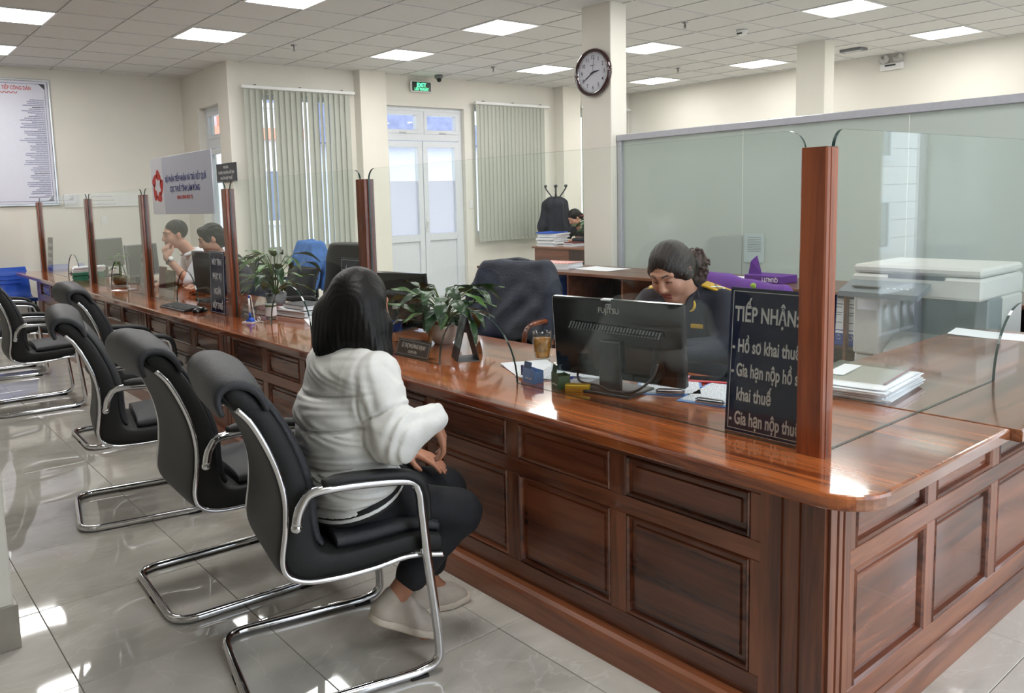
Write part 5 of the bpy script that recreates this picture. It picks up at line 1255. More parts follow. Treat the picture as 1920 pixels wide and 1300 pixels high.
# ---- bottle, calendar, mug, tumbler
wb=thing('water_bottle','clear plastic water bottle with a blue label beside the peace lily','bottle',(-3.42,2.27,ZC))
mb=MB(); mb.sm=True; mb.lathe([(.024,0),(.030,.006),(.031,.03),(.029,.045),(.031,.06),(.031,.115),(.026,.14),(.013,.162),(.012,.172)],20); mb.build('bottle',M['acrylic'],wb); mb=MB(); mb.lathe([(.0315,.055),(.0315,.105)],20,caps=False); mb.build('label',M['blue'],wb); mb=MB(); mb.lathe([(.0145,.17),(.0145,.187)],14); mb.build('cap',M['white'],wb)
ca=thing('desk_calendar','tent-shaped desk calendar standing inside the glass arch','calendar',(-2.815,2.235,ZC),math.radians(-28))
Mp=pm('calendar_picture',srgb(96,110,112),.5,var=.8,scale=22.)
mb=MB(); mb.M=T(0,-.05,0)@Matrix.Rotation(-math.radians(14),4,'X'); mb.bbox(-.075,.075,-.0015,.0015,0,.205,.0005); cv=mb.build('front_card',M['black'],ca)
mb=MB(); mb.M=T(0,-.05,0)@Matrix.Rotation(-math.radians(14),4,'X'); mb.box(-.07,.07,-.0022,-.0014,.06,.20); mb.build('picture_page',Mp,cv)
mb=MB(); mb.M=T(0,.05,0)@Matrix.Rotation(math.radians(14),4,'X'); mb.bbox(-.075,.075,-.0015,.0015,0,.205,.0005); mb.build('back_card',M['dgrey'],ca); MB().bbox(-.075,.075,-.05,.05,0,.002,.0005).build('base_card',M['mgrey'],ca)
mg=thing('glass_mug','dimpled glass mug of amber tea standing behind the arch','mug',(-2.545,2.455,ZC))
mb=MB(); mb.sm=True; n=24; prof=[(.030,0),(.034,.004),(.036,.02),(.041,.05),(.043,.08),(.042,.115),(.041,.128),(.0385,.128),(.0395,.08),(.037,.05),(.032,.012),(.0,.010)]
vs=[]
for j,(r_,z) in enumerate(prof):
    for k in range(n): a=2*PI*k/n; s=1-.035*(abs(math.sin(4*a))**2)*(1 if 0<j<5 else 0); vs.append((max(r_,.0002)*s*math.cos(a),max(r_,.0002)*s*math.sin(a),z))
mb.add(vs,[(j*n+k,j*n+(k+1)%n,(j+1)*n+(k+1)%n,(j+1)*n+k) for j in range(len(prof)-1) for k in range(n)]); mb.build('glass',M['acrylic'],mg)
mb=MB(); mb.sm=True; mb.lathe([(.031,.012),(.0355,.05),(.038,.08),(.0378,.10)],24); mb.build('tea',pm('amber_tea',srgb(206,140,44),.08,var=.35,scale=70.,trans=.5),mg)
mb=MB(); mb.sm=True; mb.tube(bez([(.040,.012,.112),(.068,.02,.10),(.072,.022,.06),(.058,.018,.025),(.038,.012,.02)],6),.0065,8); mb.build('handle',M['acrylic'],mg)
tb=thing('glass_tumbler','small upturned glass tumbler among the boxes behind the screen','glass',(-2.20,2.205,ZC))
mb=MB(); mb.sm=True; mb.lathe([(.031,0),(.031,.01),(.026,.066),(.023,.07),(.023,.064),(.027,.01),(.028,0)],20,caps=False); mb.build('glass',M['acrylic'],tb); mb=MB(); mb.lathe([(.0,.069),(.024,.070)],20,caps=False); mb.build('foot',M['acrylic'],tb)
# ---- small boxes behind the front screen
def carton(label,loc,rz,w_,d,h,col,flap,txt=None,tc='white_ink'):
    r=thing('small_carton',label,'box',loc,rz,'small stationery boxes'); m_=pm('carton_'+label[:6],srgb(*col),.45,var=.08,scale=50.)
    mb=MB(); t_=.001; mb.box(-w_/2,w_/2,-d/2,-d/2+t_,0,h).box(-w_/2,w_/2,d/2-t_,d/2,0,h*.9).box(-w_/2,-w_/2+t_,-d/2,d/2,0,h*.85).box(w_/2-t_,w_/2,-d/2,d/2,0,h*.85).box(-w_/2,w_/2,-d/2,d/2,0,t_); mb.build('box',m_,r)
    mb=MB(); mb.M=T(-w_*.18,d/2*flap,h*.9)@Matrix.Rotation(math.radians(-12),4,'X'); mb.bbox(-w_*.32,w_*.32,-.0008,.0008,0,h*.55,.0003); mb.build('lid_flap',pm('flap_'+label[:6],tuple(x*.35 for x in srgb(*col)[:3])+(1,),.5),r)
    mb=MB(); mb.box(-w_/2+.002,w_/2-.002,-d/2+.002,d/2-.002,h*.55,h*.56); mb.build('contents',M['mgrey'],r)
    if txt: text(txt,.006,M[tc],r,T(0,-d/2-.0003,h*.3)@FACE_NY,.9,.03)
carton('blue open paper clip box near the right foot of the glass arch',(-2.262,2.13,ZC),math.radians(-8),.075,.045,.055,(104,158,222),-.8,'PAPER CLIPS')
carton('green open paper clip box left of the monitor base',(-2.11,2.128,ZC),math.radians(-20),.058,.05,.062,(38,82,50),-.9,'PAPER CLIP')
gb=thing('staple_box','small gold box of staples beside the green carton','box',(-2.035,2.14,ZC),math.radians(35),'small stationery boxes'); MB().bbox(-.045,.045,-.018,.018,0,.026,.002).build('box',M['gold'],gb); MB().box(-.0455,.0455,-.0185,.0185,.008,.010).build('red_line',M['red_ink'],gb)
st_=thing('stamp_stand','purple and white stationery stand at the foot of the glass arch','stationery',(-2.335,2.155,ZC),math.radians(-10))
MB().bbox(-.045,.045,-.02,.025,0,.006,.001).build('tray',M['white'],st_); mb=MB(); mb.M=T(0,.005,.004)@Matrix.Rotation(math.radians(-25),4,'X'); mb.bbox(-.036,.036,-.003,.003,0,.045,.001); bk=mb.build('panel',pm('indigo_plastic',srgb(48,42,110),.3),st_)
mb=MB(); mb.M=T(0,.005,.004)@Matrix.Rotation(math.radians(-25),4,'X'); mb.box(-.028,.030,-.0038,-.003,.008,.038); mb.build('card',M['paper'],bk); mb=MB(); mb.M=T(0,.005,.004)@Matrix.Rotation(math.radians(-25),4,'X'); mb.prism([(-.008,.03),(0,.024),(.008,.03),(0,.036)],'y',-.0044,-.0038); mb.build('red_mark',M['red_ink'],bk)
mb=MB(); mb.sm=True; mb.tube([(-.035,.01,.006),(-.035,.01,.045)],.006,8); mb.build('pen_tube',pm('indigo_tube',srgb(40,36,98),.3),st_)
# ---- papers, clipboards, phone
def sheets(name,label,loc,rz,w_,d,n,mat='paper',group=None,jit=.01,th=.0012,cat='papers',top=None):
    r=thing(name,label,cat,loc,rz,group); z=0
    for i in range(n):
        mb=MB(); mb.sm=False; j=random.gauss(0,jit); a=random.gauss(0,jit*2); c_=random.uniform(.0,.012)*(i==n-1)
        rows=[[(x,y,z+c_*(abs(x)/w_*2)**3) for x in np.linspace(-w_/2,w_/2,5)] for y in (-d/2,0,d/2)]
        mb.grid([[Vector(p) for p in q] for q in rows]); mb.grid([[Vector((p[0],p[1],p[2]+th)) for p in q] for q in rows])
        # close the rim
        for q in (0,2): mb.add([rows[q][k] for k in range(5)]+[(p[0],p[1],p[2]+th) for p in rows[q]],[(k,k+1,k+6,k+5) for k in range(4)])
        for q in (0,4): mb.add([rows[k][q] for k in range(3)]+[(rows[k][q][0],rows[k][q][1],rows[k][q][2]+th) for k in range(3)],[(k,k+1,k+4,k+3) for k in range(2)])
        o=mb.build('sheet',M[top if (top and i==n-1) else mat],r); o.location=(j,random.gauss(0,jit),0); o.rotation_euler=(0,0,a); z+=th+.0002
    return r
def clipboard(label,loc,rz):
    r=thing('clipboard',label,'clipboard',loc,rz,'blue clipboards'); MB().bbox(-.115,.115,-.16,.16,0,.003,.001).build('board',pm('sky_blue_board',srgb(86,146,214),.35),r)
    mb=MB(); mb.box(-.105,.105,-.145,.145,.0032,.0048); mb.build('sheet',M['print'],r)
    mb=MB(); mb.bbox(-.05,.05,-.158,-.132,.005,.010,.001); c=mb.build('clip_plate',M['chrome'],r); mb=MB(); mb.sm=True; mb.tube([(-.05,-.15,.014),(-.04,-.15,.02),(.04,-.15,.02),(.05,-.15,.014)],.003,6); mb.build('clip_spring',M['steel'],c)
clipboard('blue clipboard with printed sheet and metal clip left of the large notice',(-1.625,2.455,ZC),math.radians(14))
clipboard('second blue clipboard tucked behind the monitor base',(-1.86,2.45,ZC),math.radians(38))
ph=thing('mobile_phone','red-cased phone lying behind the monitor, by the officer','phone',(-1.79,2.60,ZC),math.radians(-62)); f=MB(); f.bbox(-.04,.04,-.08,.08,0,.011,.004); f.build('case',M['red'],ph); MB().bbox(-.035,.035,-.074,.074,.0105,.012,.0005).build('screen',M['gloss_black'],ph)
sheets('paper_pile','loose white papers left of the monitor under the blue pens',(-2.20,2.33,ZC),math.radians(28),.30,.21,3,jit=.02,top='print')
sheets('paper_pile','white papers spread beneath the glass mug',(-2.42,2.30,ZC),math.radians(-24),.30,.21,2,jit=.015)
for k,(x,y,a,lb) in enumerate(((-2.12,2.29,40,'blue ballpoint pen on the papers left of the monitor'),(-2.24,2.37,15,'second blue pen near the tumbler'))):
    pn=thing('ballpoint_pen',lb,'pen',(x,y,ZC+.006),math.radians(a),'blue pens on the papers'); mb=MB(); mb.sm=True; mb.tube([(-.06,0,.005),(.05,0,.005)],.0045,8); mb.build('barrel',M['white'],pn); mb=MB(); mb.sm=True; mb.tube([(.05,0,.005),(.072,0,.005)],[.0045,.001],8); mb.tube([(-.06,0,.005),(-.075,0,.005)],.005,8); mb.bbox(-.07,-.03,-.002,.002,.009,.012,.001); mb.build('cap',M['blue'],pn)
# stack at the second station
sheets('paper_stack','thick stack of white documents beyond the sanitiser bottle',(-4.70,2.42,ZC),math.radians(8),.31,.22,14,jit=.006,th=.003)
sheets('paper_stack','low spread of white sheets right of the document stack',(-4.36,2.40,ZC),math.radians(-20),.30,.21,3,jit=.02)
bk=thing('ledger','maroon hardcover ledger leaning behind the sanitiser bottle','book',(-4.98,2.30,ZC),math.radians(12)); MB().bbox(-.15,.15,-.1,.1,0,.004,.001).bbox(-.15,.15,-.1,.1,.034,.038,.001).bbox(-.15,.15,.094,.1,.004,.034,.001).build('cover',M['maroon'],bk); MB().box(-.145,.145,-.095,.093,.004,.034).build('pages',M['paper'],bk)
bk=thing('ledger','dark grey ledger lying on the document stack under a white sheet','book',(-4.70,2.42,ZC+.046),math.radians(4)); MB().bbox(-.13,.13,-.09,.09,0,.004,.001).bbox(-.13,.13,-.09,.09,.026,.03,.001).bbox(-.13,.13,.084,.09,.004,.026,.001).build('cover',M['dgrey'],bk); MB().box(-.125,.125,-.085,.083,.004,.026).build('pages',M['paper'],bk)
# brochures, thermos
for k,(x,y,w_,h,m_,lb) in enumerate(((-6.590,2.125,.13,.245,'maroon','maroon brochure holder left of the public monitor'),(-6.41,2.125,.17,.225,None,'brochure holder with a yellow picture beside the public monitor'))):
    r=thing('brochure_holder',lb,'brochure holder',(x,y,ZC),math.radians(4),'brochure holders'); MB().bbox(-w_/2-.004,w_/2+.004,-.004,-.002,0,h*.5,.0005).bbox(-w_/2-.004,w_/2+.004,-.004,.05,0,.003,.0005).bbox(-w_/2-.004,w_/2+.004,.02,.022,0,h*.9,.0005).build('holder',M['acrylic'],r)
    mm=M[m_] if m_ else pm('brochure_picture',srgb(120,104,66),.4,var=.8,scale=18.)
    mb=MB(); mb.M=Matrix.Rotation(math.radians(-5),4,'X'); mb.bbox(-w_/2,w_/2,.0,.012,.004,h,.001); q=mb.build('brochures',mm,r); mb=MB(); mb.M=Matrix.Rotation(math.radians(-5),4,'X'); mb.box(-w_/2,w_/2,-.0008,.0,.006,h*.3); mb.build('caption',M['paper'],q)
th_=thing('thermos','steel vacuum flask with black lid left of the public monitor','flask',(-6.42,2.46,ZC)); mb=MB(); mb.sm=True; mb.lathe([(.036,0),(.038,.005),(.038,.14),(.034,.15)],20); mb.build('flask',M['steel'],th_); mb=MB(); mb.lathe([(.036,.15),(.036,.195),(.028,.20)],20); mb.build('lid',M['black'],th_)
# vase and folders at the far stations
vs_=thing('glass_vase','bulbous glass vase holding a green water plant, beside the far arch','vase',(-7.86,2.17,ZC)); mb=MB(); mb.sm=True; mb.lathe([(.04,0),(.06,.01),(.082,.06),(.078,.11),(.05,.16),(.036,.19),(.040,.20),(.037,.20),(.033,.19),(.047,.16),(.075,.11),(.078,.06),(.056,.014),(.001,.012)],24); mb.build('vase',M['acrylic'],vs_)
mb=MB(); mb.sm=True; mb.lathe([(.055,.014),(.076,.06),(.073,.10),(.001,.10)],20); mb.build('water_and_pebbles',pm('pebbles_in_water',srgb(120,108,78),.3,var=.6,scale=70.),vs_)
plant(vs_,(0,0,.10),[(rn.uniform(0,6.28),rn.uniform(.01,.05),rn.uniform(.06,.20)) for _ in range(10)],rn,[leaf_mesh(.07,.016,.6,mat='leaf2')],.002)
sheets('folder_stack','stack of green and white folders seen through the farthest glass arch',(-9.0,2.16,ZC),math.radians(-12),.24,.30,10,jit=.008,th=.013)
for i,o in enumerate([c for c in bpy.data.objects if c.parent and c.parent.name.startswith('folder_stack')]):
    if i<6: o.data.materials[0]=pm('green_folder',srgb(52,122,96),.5)
sheets('folder_stack','flat blue folder strip beside the far green folders',(-9.75,2.35,ZC),math.radians(4),.5,.24,4,jit=.01,th=.008)
for o in [c for c in bpy.data.objects if c.parent and c.parent.name=='folder_stack.001']: o.data.materials[0]=M['navy']
sheets('paper_pile','small white slip lying below the glass vase',(-7.42,2.03,ZC),math.radians(30),.12,.08,2,jit=.005)
dv=thing('desk_divider','low dark blue panel behind the vase at the far station','panel',(-8.35,2.46,ZC)); MB().bbox(-.25,.25,-.006,.006,0,.17,.003).build('panel',M['navy'],dv); MB().bbox(-.25,.25,-.012,.012,.17,.178,.002).build('top_strip',M['alu'],dv)
# hanging sign on the third screen
hs=thing('hanging_sign','white hanging sign with a red star emblem above the seated man','sign',(-5.745,2.035,1.417)); MB().bbox(-.605,.605,-.004,.004,0,.418,.002).build('board',pm('pale_lilac_board',srgb(196,198,212),.4,var=.01),hs)
mb=MB(); mb.prism([(-.605,0),(-.33,0),(-.345,.418),(-.605,.418)],'y',-.0048,-.0042); mb.build('pale_band',pm('pale_band_print',srgb(222,223,230),.4,var=.01),hs)
text('BỘ PHẬN TIẾP NHẬN VÀ TRẢ KẾT QUẢ',.040,M['blue_ink'],hs,T(.11,-.0052,.250)@FACE_NY,.80,.02); text('CỤC THUẾ TỈNH LÂM ĐỒNG',.040,M['blue_ink'],hs,T(.09,-.0052,.178)@FACE_NY,.80,.02); text('HÀNH CHÍNH PHỤC VỤ',.026,M['red_ink'],hs,T(.09,-.0052,.118)@FACE_NY,.8,.02)
mb=MB(); sr=.125
for k in range(5):   # five clasped hands folding round a star: bent red blades with a notch each
    a=PI/2+2*PI*k/5; Mk=T(-.465,0,.205)@Matrix.Rotation(-(a-PI/2),4,'Y'); mb.M=Mk
    mb.prism([(-.012,.052),(.010,.045),(.045,.055),(.056,.028),(.086,.03),(.074,.075),(.04,.112),(.012,.128),(-.012,.122),(-.026,.095)],'y',-.0052,-.0043)
mb.M=None; mb.build('star_emblem',M['red_ink'],hs)
for x in (-.5,.5): mb=MB(); mb.tube([(x,.0,.41),(x,.03,.40)],.004,6); mb.build('hook',M['steel'],hs)
# right-hand return counter
sheets('paper_stack','ruffled pile of white documents in a plastic folder at the return counter',(-1.335,2.885,ZC),math.radians(6),.24,.36,16,jit=.012,th=.0026)
fd=thing('plastic_folder','clear brown-edged plastic folder lying on the ruffled documents','folder',(-1.38,2.93,ZC+.048),math.radians(8)); MB().bbox(-.13,.13,-.17,.17,0,.0015,.0004).build('sleeve',clear_glass('smoky_plastic',(.86,.84,.8,1)),fd); MB().bbox(.122,.13,-.17,.17,.0015,.004,.0008).build('spine',M['maroon'],fd); MB().box(-.09,-.03,-.10,.10,.0016,.0026).build('label_slip',M['paper'],fd)
sheets('paper_pile','single white sheet on the far end of the return counter',(-1.28,4.33,ZC),math.radians(10),.62,.20,1,jit=.0)
# ================================================================== staff area furniture
M['jkt_blue']=pm('blue_jacket_cloth',srgb(66,112,178),.75,var=.15,scale=18.,bump=.3,bscale=70.)
M['jkt_navy']=pm('navy_windbreaker',srgb(30,36,56),.6,var=.15,scale=18.,bump=.3,bscale=70.)
def office_chair(label,loc,rz,jacket=None,jlabel=None,arm='wood',bh=1.06,w_=.25,jcolor=None):
    r=thing('office_chair',label,'chair',loc,rz,'staff office chairs')
    back=between([(-.30,bh),(-.29,.9),(-.245,.7),(-.23,.52)],[(-.215,bh-.01),(-.20,.9),(-.155,.7),(-.14,.52)])
    back=[b_+((w_*min(1,.72+.28*(i/6)**.6)),) for i,b_ in enumerate(back)]; mb=MB(); loft(mb,back,w_,3.); mb.build('backrest',M['leather'],r)
    for k in range(3):
        mb=MB(); mb.sm=True; x=(-.12,0,.12)[k]; mb.tube([(x,-.317,bh-.03),(x,-.305,.9),(x,-.262,.7),(x,-.248,.55)],.004,6); mb.build('back_seam',M['leather'],r)
    mb=MB(); loft(mb,[(-.22,.47,0,1,.03),(-.2,.47,0,1,.05),(0,.475,0,1,.055),(.2,.475,0,1,.05),(.24,.465,0,1,.03)],.25,4.); mb.build('seat',M['leather'],r)
    for s in (-1,1):
        mb=MB(); mb.sm=True; mb.tube(bez([(s*.28,-.20,.50),(s*.29,-.19,.60),(s*.29,-.15,.66),(s*.29,.12,.67),(s*.28,.18,.60),(s*.27,.16,.47)],5),.017,8,flat=(1,1)); mb.build('armrest_loop',M['black'] if arm=='black' else M['wpost'],r)
    mb=MB(); mb.sm=True; mb.tube([(0,0,.42),(0,0,.10)],.028,12); mb.build('gas_column',M['black'],r)
    for k in range(5):
        a=2*PI*k/5+.3; mb=MB(); mb.tube([(0,0,.11),(.30*math.cos(a),.30*math.sin(a),.075)],[.026,.016],8); l=mb.build('star_leg',M['black'],r)
        mb=MB(); mb.sm=True; mb.tube([(.30*math.cos(a)-.02*math.sin(a),.30*math.sin(a)+.02*math.cos(a),.032),(.30*math.cos(a)+.02*math.sin(a),.30*math.sin(a)-.02*math.cos(a),.032)],.032,12); mb.build('castor',M['black'],l)
    if jacket:
        j=thing('hung_jacket',jlabel,'jacket',loc,rz)
        f=Fig((-.40,-.44,.30),(.40,.06,bh+.10),.009)
        W2=w_+.02
        for i in range(11):
            u_=i/10; z=bh+.01-u_*.44; wq=W2*(.80+.25*min(1,u_*3)-.10*u_); f.cap(V(-wq,-.295-.02*math.sin(3*u_),z),V(wq,-.295-.02*math.sin(3*u_),z),.036,.036,.04)
            f.cap(V(-wq,-.235+.13*u_,z),V(wq,-.235+.13*u_,z-.03*u_),.036,.034,.04)
        for s in (-1,1):
            f.chain([V(s*W2*.85,-.28,bh-.03),V(s*(W2+.03),-.22,bh-.18),V(s*(W2+.02),-.14,bh-.42),V(s*(W2-.02),-.11,bh-.58)],[.05,.052,.046,.040],.03)
        f.chain([V(-.10,-.335,bh-.02),V(-.05,-.35,bh-.14),V(-.07,-.34,bh-.26)],[.03,.04,.03],.02); f.chain([V(.10,-.335,bh-.02),V(.05,-.35,bh-.16),V(.08,-.34,bh-.3)],[.03,.04,.03],.02)
        f.warp(lambda X,Y,Z: .009*np.sin(34*X+3*np.sin(9*Z)+5*Z)*np.clip((bh-Z)/.25,0,1)+wrinkle(X,Y,Z,.004,.9))
        # hollow for the chair back so the cloth drapes over it
        f.chain([V(-w_,-.235,bh-.06),V(w_,-.235,bh-.06)],[.001,.001],.001)
        f.obj('cloth',jacket,j); mb=MB(); mb.sm=True; mb.tube(bez([(-.10,-.26,bh+.035),(0,-.30,bh+.045),(.10,-.26,bh+.035)],5),.016,8); mb.build('collar',jacket,j)
    return r
# the chairs' local +y is the sitting direction (towards the customers after the half turn)
office_chair('black staff chair under the navy windbreaker, with wooden arms',(-3.95,3.42,0),PI+.35,M['jkt_navy'],'dark navy windbreaker draped over a chair behind the desk calendar',bh=1.0)
office_chair('staff chair under the blue jacket near the wide blind',(-7.72,3.80,0),PI-.1,M['jkt_blue'],'bright blue jacket draped over the chair left of the leather chair','black',bh=1.03)
office_chair('empty tall black leather chair left of the second wooden post',(-5.50,3.02,0),PI+.2,None,None,'black',bh=1.15,w_=.27)
office_chair('staff chair behind the officer with purple coat',(-2.27,3.28,0),PI,None,None,'black',bh=.98)
office_chair('chair of the seated man in white',(-7.24,3.06,0),PI,None,None,'black',bh=.82)
office_chair('chair of the woman behind the public monitor',(-6.52,3.12,0),PI,None,None,'black',bh=.82)
office_chair('chair of the officer at the far desk',(-8.42,9.42,0),PI,None,None,'black',bh=1.02)
office_chair('black chair showing only its dark back at the right picture edge',(-1.12,4.77,0),PI/2,None,None,'black',bh=.80)
pj=thing('purple_coat','purple coat with a round green badge over the chair behind the officer','coat',(-2.33,3.62,0),PI)
f=Fig((-.38,-.12,.50),(.38,.14,1.10),.009)
for i in range(8): u_=i/7; f.cap(V(-.25,-.03*u_,.955-.33*u_),V(.25,-.03*u_,1.015-.36*u_),.045,.045,.05); f.cap(V(-.24,.02+.04*u_,.955-.2*u_),V(.24,.02+.04*u_,1.01-.2*u_),.035,.035,.05)
f.warp(lambda X,Y,Z: wrinkle(X,Y,Z,.005,.9)); f.obj('cloth',M['purple'],pj); mb=MB(); mb.sm=True; mb.tube([(-.12,.055,1.0),(-.12,.060,1.001)],.015,16); mb.build('badge',pm('lime_badge',srgb(150,180,60),.4),pj)
# ---- low shelf cabinet with binders
cbn=thing('low_cabinet','long low brown open-shelf cabinet with a laminate top behind the officer','cabinet',(-6.2,5.12,0))
LX=4.9
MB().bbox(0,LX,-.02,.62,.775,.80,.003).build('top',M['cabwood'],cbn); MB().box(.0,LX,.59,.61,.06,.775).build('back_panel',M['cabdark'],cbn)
nb=8; pw_=LX/nb
for i in range(nb+1): MB().bbox(min(max(0,i*pw_-.009),LX-.018),min(max(.018,i*pw_+.009),LX),0,.59,.06,.775,.001).build('divider',M['cabwood'],cbn)
for i in range(nb):
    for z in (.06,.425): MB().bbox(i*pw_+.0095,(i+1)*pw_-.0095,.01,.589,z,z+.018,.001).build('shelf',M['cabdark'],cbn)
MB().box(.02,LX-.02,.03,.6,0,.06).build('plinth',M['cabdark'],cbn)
M['bind_white']=pm('binder_white_label',srgb(226,230,236),.5,var=.02); M['bind_blue']=pm('binder_blue',srgb(30,72,160),.4,var=.06)
bspine=MB().bbox(-.037,.037,0,.28,0,.315,.003).mesh('body',M['bind_blue']); blab=MB().box(-.034,.034,-.001,0,.105,.31).mesh('spine_label',M['bind_white']); bring=MB(); bring.sm=True; bring.tube([(.014*math.cos(a),-.001,.055+.014*math.sin(a)) for a in [2*PI*i/16 for i in range(16)]],.0025,6,closed=True); bring=bring.mesh('finger_ring',M['chrome']); btag=MB().box(-.03,.03,-.0012,0,.082,.098).mesh('small_tag',M['paper']); btx=[MB().box(-.026,.026,-.0016,-.001,.27-k*.0,.275).box(-.02,.02,-.0016,-.001,.25,.254).box(-.022,.022,-.0016,-.001,.215,.219).box(-.016,.016,-.0016,-.001,.2,.204).box(-.02,.02,-.0016,-.001,.15,.154).mesh('print_lines',M['ink']) for k in (0,)]
ORD=['first','second','third','fourth','fifth','sixth']
def binder(x,y,z,lb,g):
    r=thing('lever_binder',lb,'binder',(x,y,z),0,g)
    for nm,me in (('body',bspine),('spine_label',blab),('finger_ring',bring),('small_tag',btag),('print_lines',btx[0])): link(bpy.data.objects.new(nm,me),r)
for k in range(6): binder(-5.16-(5-k)*.078,5.16,.443,'white-labelled blue binder, %s from the left in the cabinet by the mug'%ORD[k],'binders on the cabinet shelf')
for k in range(3): binder(-2.66+k*.078,5.16,.443,'white-labelled blue binder, %s of three beside the copier'%ORD[k],'binders beside the copier')
sheets('document_bundle','bundle with a pink checked cover on the left end of the cabinet',(-5.32,5.36,.80),math.radians(14),.36,.26,9,jit=.004,th=.006)
mt,t,b=nt('pink_checked_card'); ck=N(t,'ShaderNodeTexChecker',Scale=60.); ck.inputs['Color1'].default_value=srgb(214,120,110); ck.inputs['Color2'].default_value=srgb(238,206,200); t.links.new(N(t,'ShaderNodeTexCoord').outputs['Object'],ck.inputs['Vector']); t.links.new(ck.outputs[0],b.inputs['Base Color']); b.inputs['Roughness'].default_value=.6
bb=[c for c in bpy.data.objects if c.parent and c.parent.name=='document_bundle']; max(bb,key=lambda o:o.data.vertices[0].co.z).data.materials[0]=mt
sheets('paper_pile','white sheet on the cabinet beside the checked bundle',(-4.92,5.5,.80),math.radians(-4),.44,.3,1,jit=.0)
sheets('paper_pile','white sheets on the cabinet behind the officer\'s purple coat',(-3.62,5.45,.80),math.radians(6),.5,.3,2,jit=.01)
rm=thing('paper_ream','torn purple copy-paper wrapper printed Quality, standing upside down on the cabinet','paper ream',(-3.20,5.38,.80),math.radians(-4)); MB().bbox(-.15,.15,-.10,.10,0,.055,.004).build('ream',M['purple'],rm); text('QUALITY',.030,M['white_ink'],rm,T(.06,-.1006,.028)@FACE_NY@Matrix.Rotation(PI,4,'Z'),.8,.03)
mb=MB(); mb.add([(-.15,-.05,.055),(-.05,-.03,.055),(-.10,-.02,.19),(-.13,-.05,.15),(-.15,-.048,.055),(-.05,-.028,.055),(-.10,-.018,.19),(-.13,-.048,.15)],[(0,1,2,3),(7,6,5,4),(0,4,5,1),(1,5,6,2),(2,6,7,3),(3,7,4,0)]); mb.build('torn_flap',M['purple'],rm)
# ---- copier
M['copier']=pm('warm_grey_copier_plastic',srgb(208,208,202),.45,var=.02); M['copier_d']=pm('slate_copier_panel',srgb(112,120,124),.4,var=.03)
cp=thing('photocopier','big pale grey office photocopier behind the return counter','copier',(-1.51,4.42,0))
# local: x 0 (right side) to -.60, y 0 (front) to .62, z up
MB().bbox(-.60,0,.05,.60,.03,.50,.01).build('paper_cabinet',M['copier'],cp)
for k in range(2): MB().bbox(-.56,-.04,.035,.055,.06+.15*k,.195+.15*k,.005).build('paper_drawer',M['copier'],cp)
MB().bbox(-.60,-.0,.30,.60,.50,.80,.008).build('rear_column',M['copier'],cp); MB().bbox(-.60,-.46,.03,.30,.50,.80,.008).build('left_column',M['copier'],cp); MB().bbox(-.06,0,.10,.30,.50,.80,.008).build('right_column',M['copier_d'],cp)
MB().box(-.46,-.06,.28,.30,.50,.80).build('output_recess',M['copier_d'],cp); mb=MB(); mb.prism([(.04,.50),(.29,.50),(.29,.60),(.2,.585),(.06,.53)],'x',-.455,-.065); mb.build('output_tray',M['copier'],cp)
MB().bbox(-.60,.0,.0,.60,.80,.90,.012).build('scanner_unit',M['copier'],cp); MB().bbox(-.598,-.003,.01,.598,.905,.945,.012).build('platen_cover',M['copier'],cp); MB().bbox(-.42,-.16,-.004,.012,.885,.905,.003).build('cover_grip',M['dgrey'],cp)
mb=MB(); mb.prism([(-.16,.80),(.0,.84),(.0,.87),(-.16,.825)],'x',-.60,-.22); pn=mb.build('control_panel',M['copier_d'],cp); MB().bbox(-.55,-.42,-.12,-.03,.846,.850,.001).build('touch_screen',M['screen'],pn)
for k in range(8):
    mb=MB(); mb.lathe([(.007,.842),(.007,.847)],10,(-.38+.03*(k%4),-.10+.035*(k//4),.0)); mb.build('button',M['white'],pn)
mb=MB(); mb.box(-.58,-.48,.0285,.0299,.72,.77); mb.build('sticker',M['paper'],cp); text('Canon',.022,M['ink'],cp,T(-.26,.0485,.47)@FACE_NY,1.,.02)
cp.scale=(1.06,.92,1.11)
# ---- far desk, its things, coat rack
fd_=thing('office_desk','brown wooden desk of the distant officer','desk',(-8.52,8.1,0)); MB().bbox(-.03,1.0,-.03,.75,.725,.75,.004).build('top',M['cabwood'],fd_); MB().bbox(0,.68,0,.03,.05,.725,.002).build('front_panel',M['cabwood'],fd_); MB().bbox(.68,.98,.0,.7,.05,.725,.002).build('drawer_unit',M['cabdark'],fd_); MB().bbox(0,.03,.03,.7,0,.725,.002).build('side_panel',M['cabwood'],fd_)
sheets('paper_stack','leaning heap of files on the left end of the distant desk',(-8.36,8.32,.75),math.radians(10),.30,.36,13,jit=.018,th=.015,top='blue')
sheets('paper_stack','thin book pile with a brown top on the distant desk',(-7.98,8.35,.75),math.radians(-12),.22,.2,5,jit=.01,th=.012,top='maroon')
fp=thing('potted_plant','anthurium with red spathes on the distant desk','plant',(-7.83,8.55,.75)); mb=MB(); mb.sm=True; mb.lathe([(.05,0),(.08,.03),(.09,.09),(.08,.10)],20); mb.build('pot',M['ceramic'],fp)
plant(fp,(0,0,.09),[(rn.uniform(0,6.28),rn.uniform(.04,.2),rn.uniform(.05,.27)) for _ in range(20)],rn,[leaf_mesh(.15,.05,.8)],.004)
M['spathe']=pm('red_spathe',srgb(196,52,64),.3); 
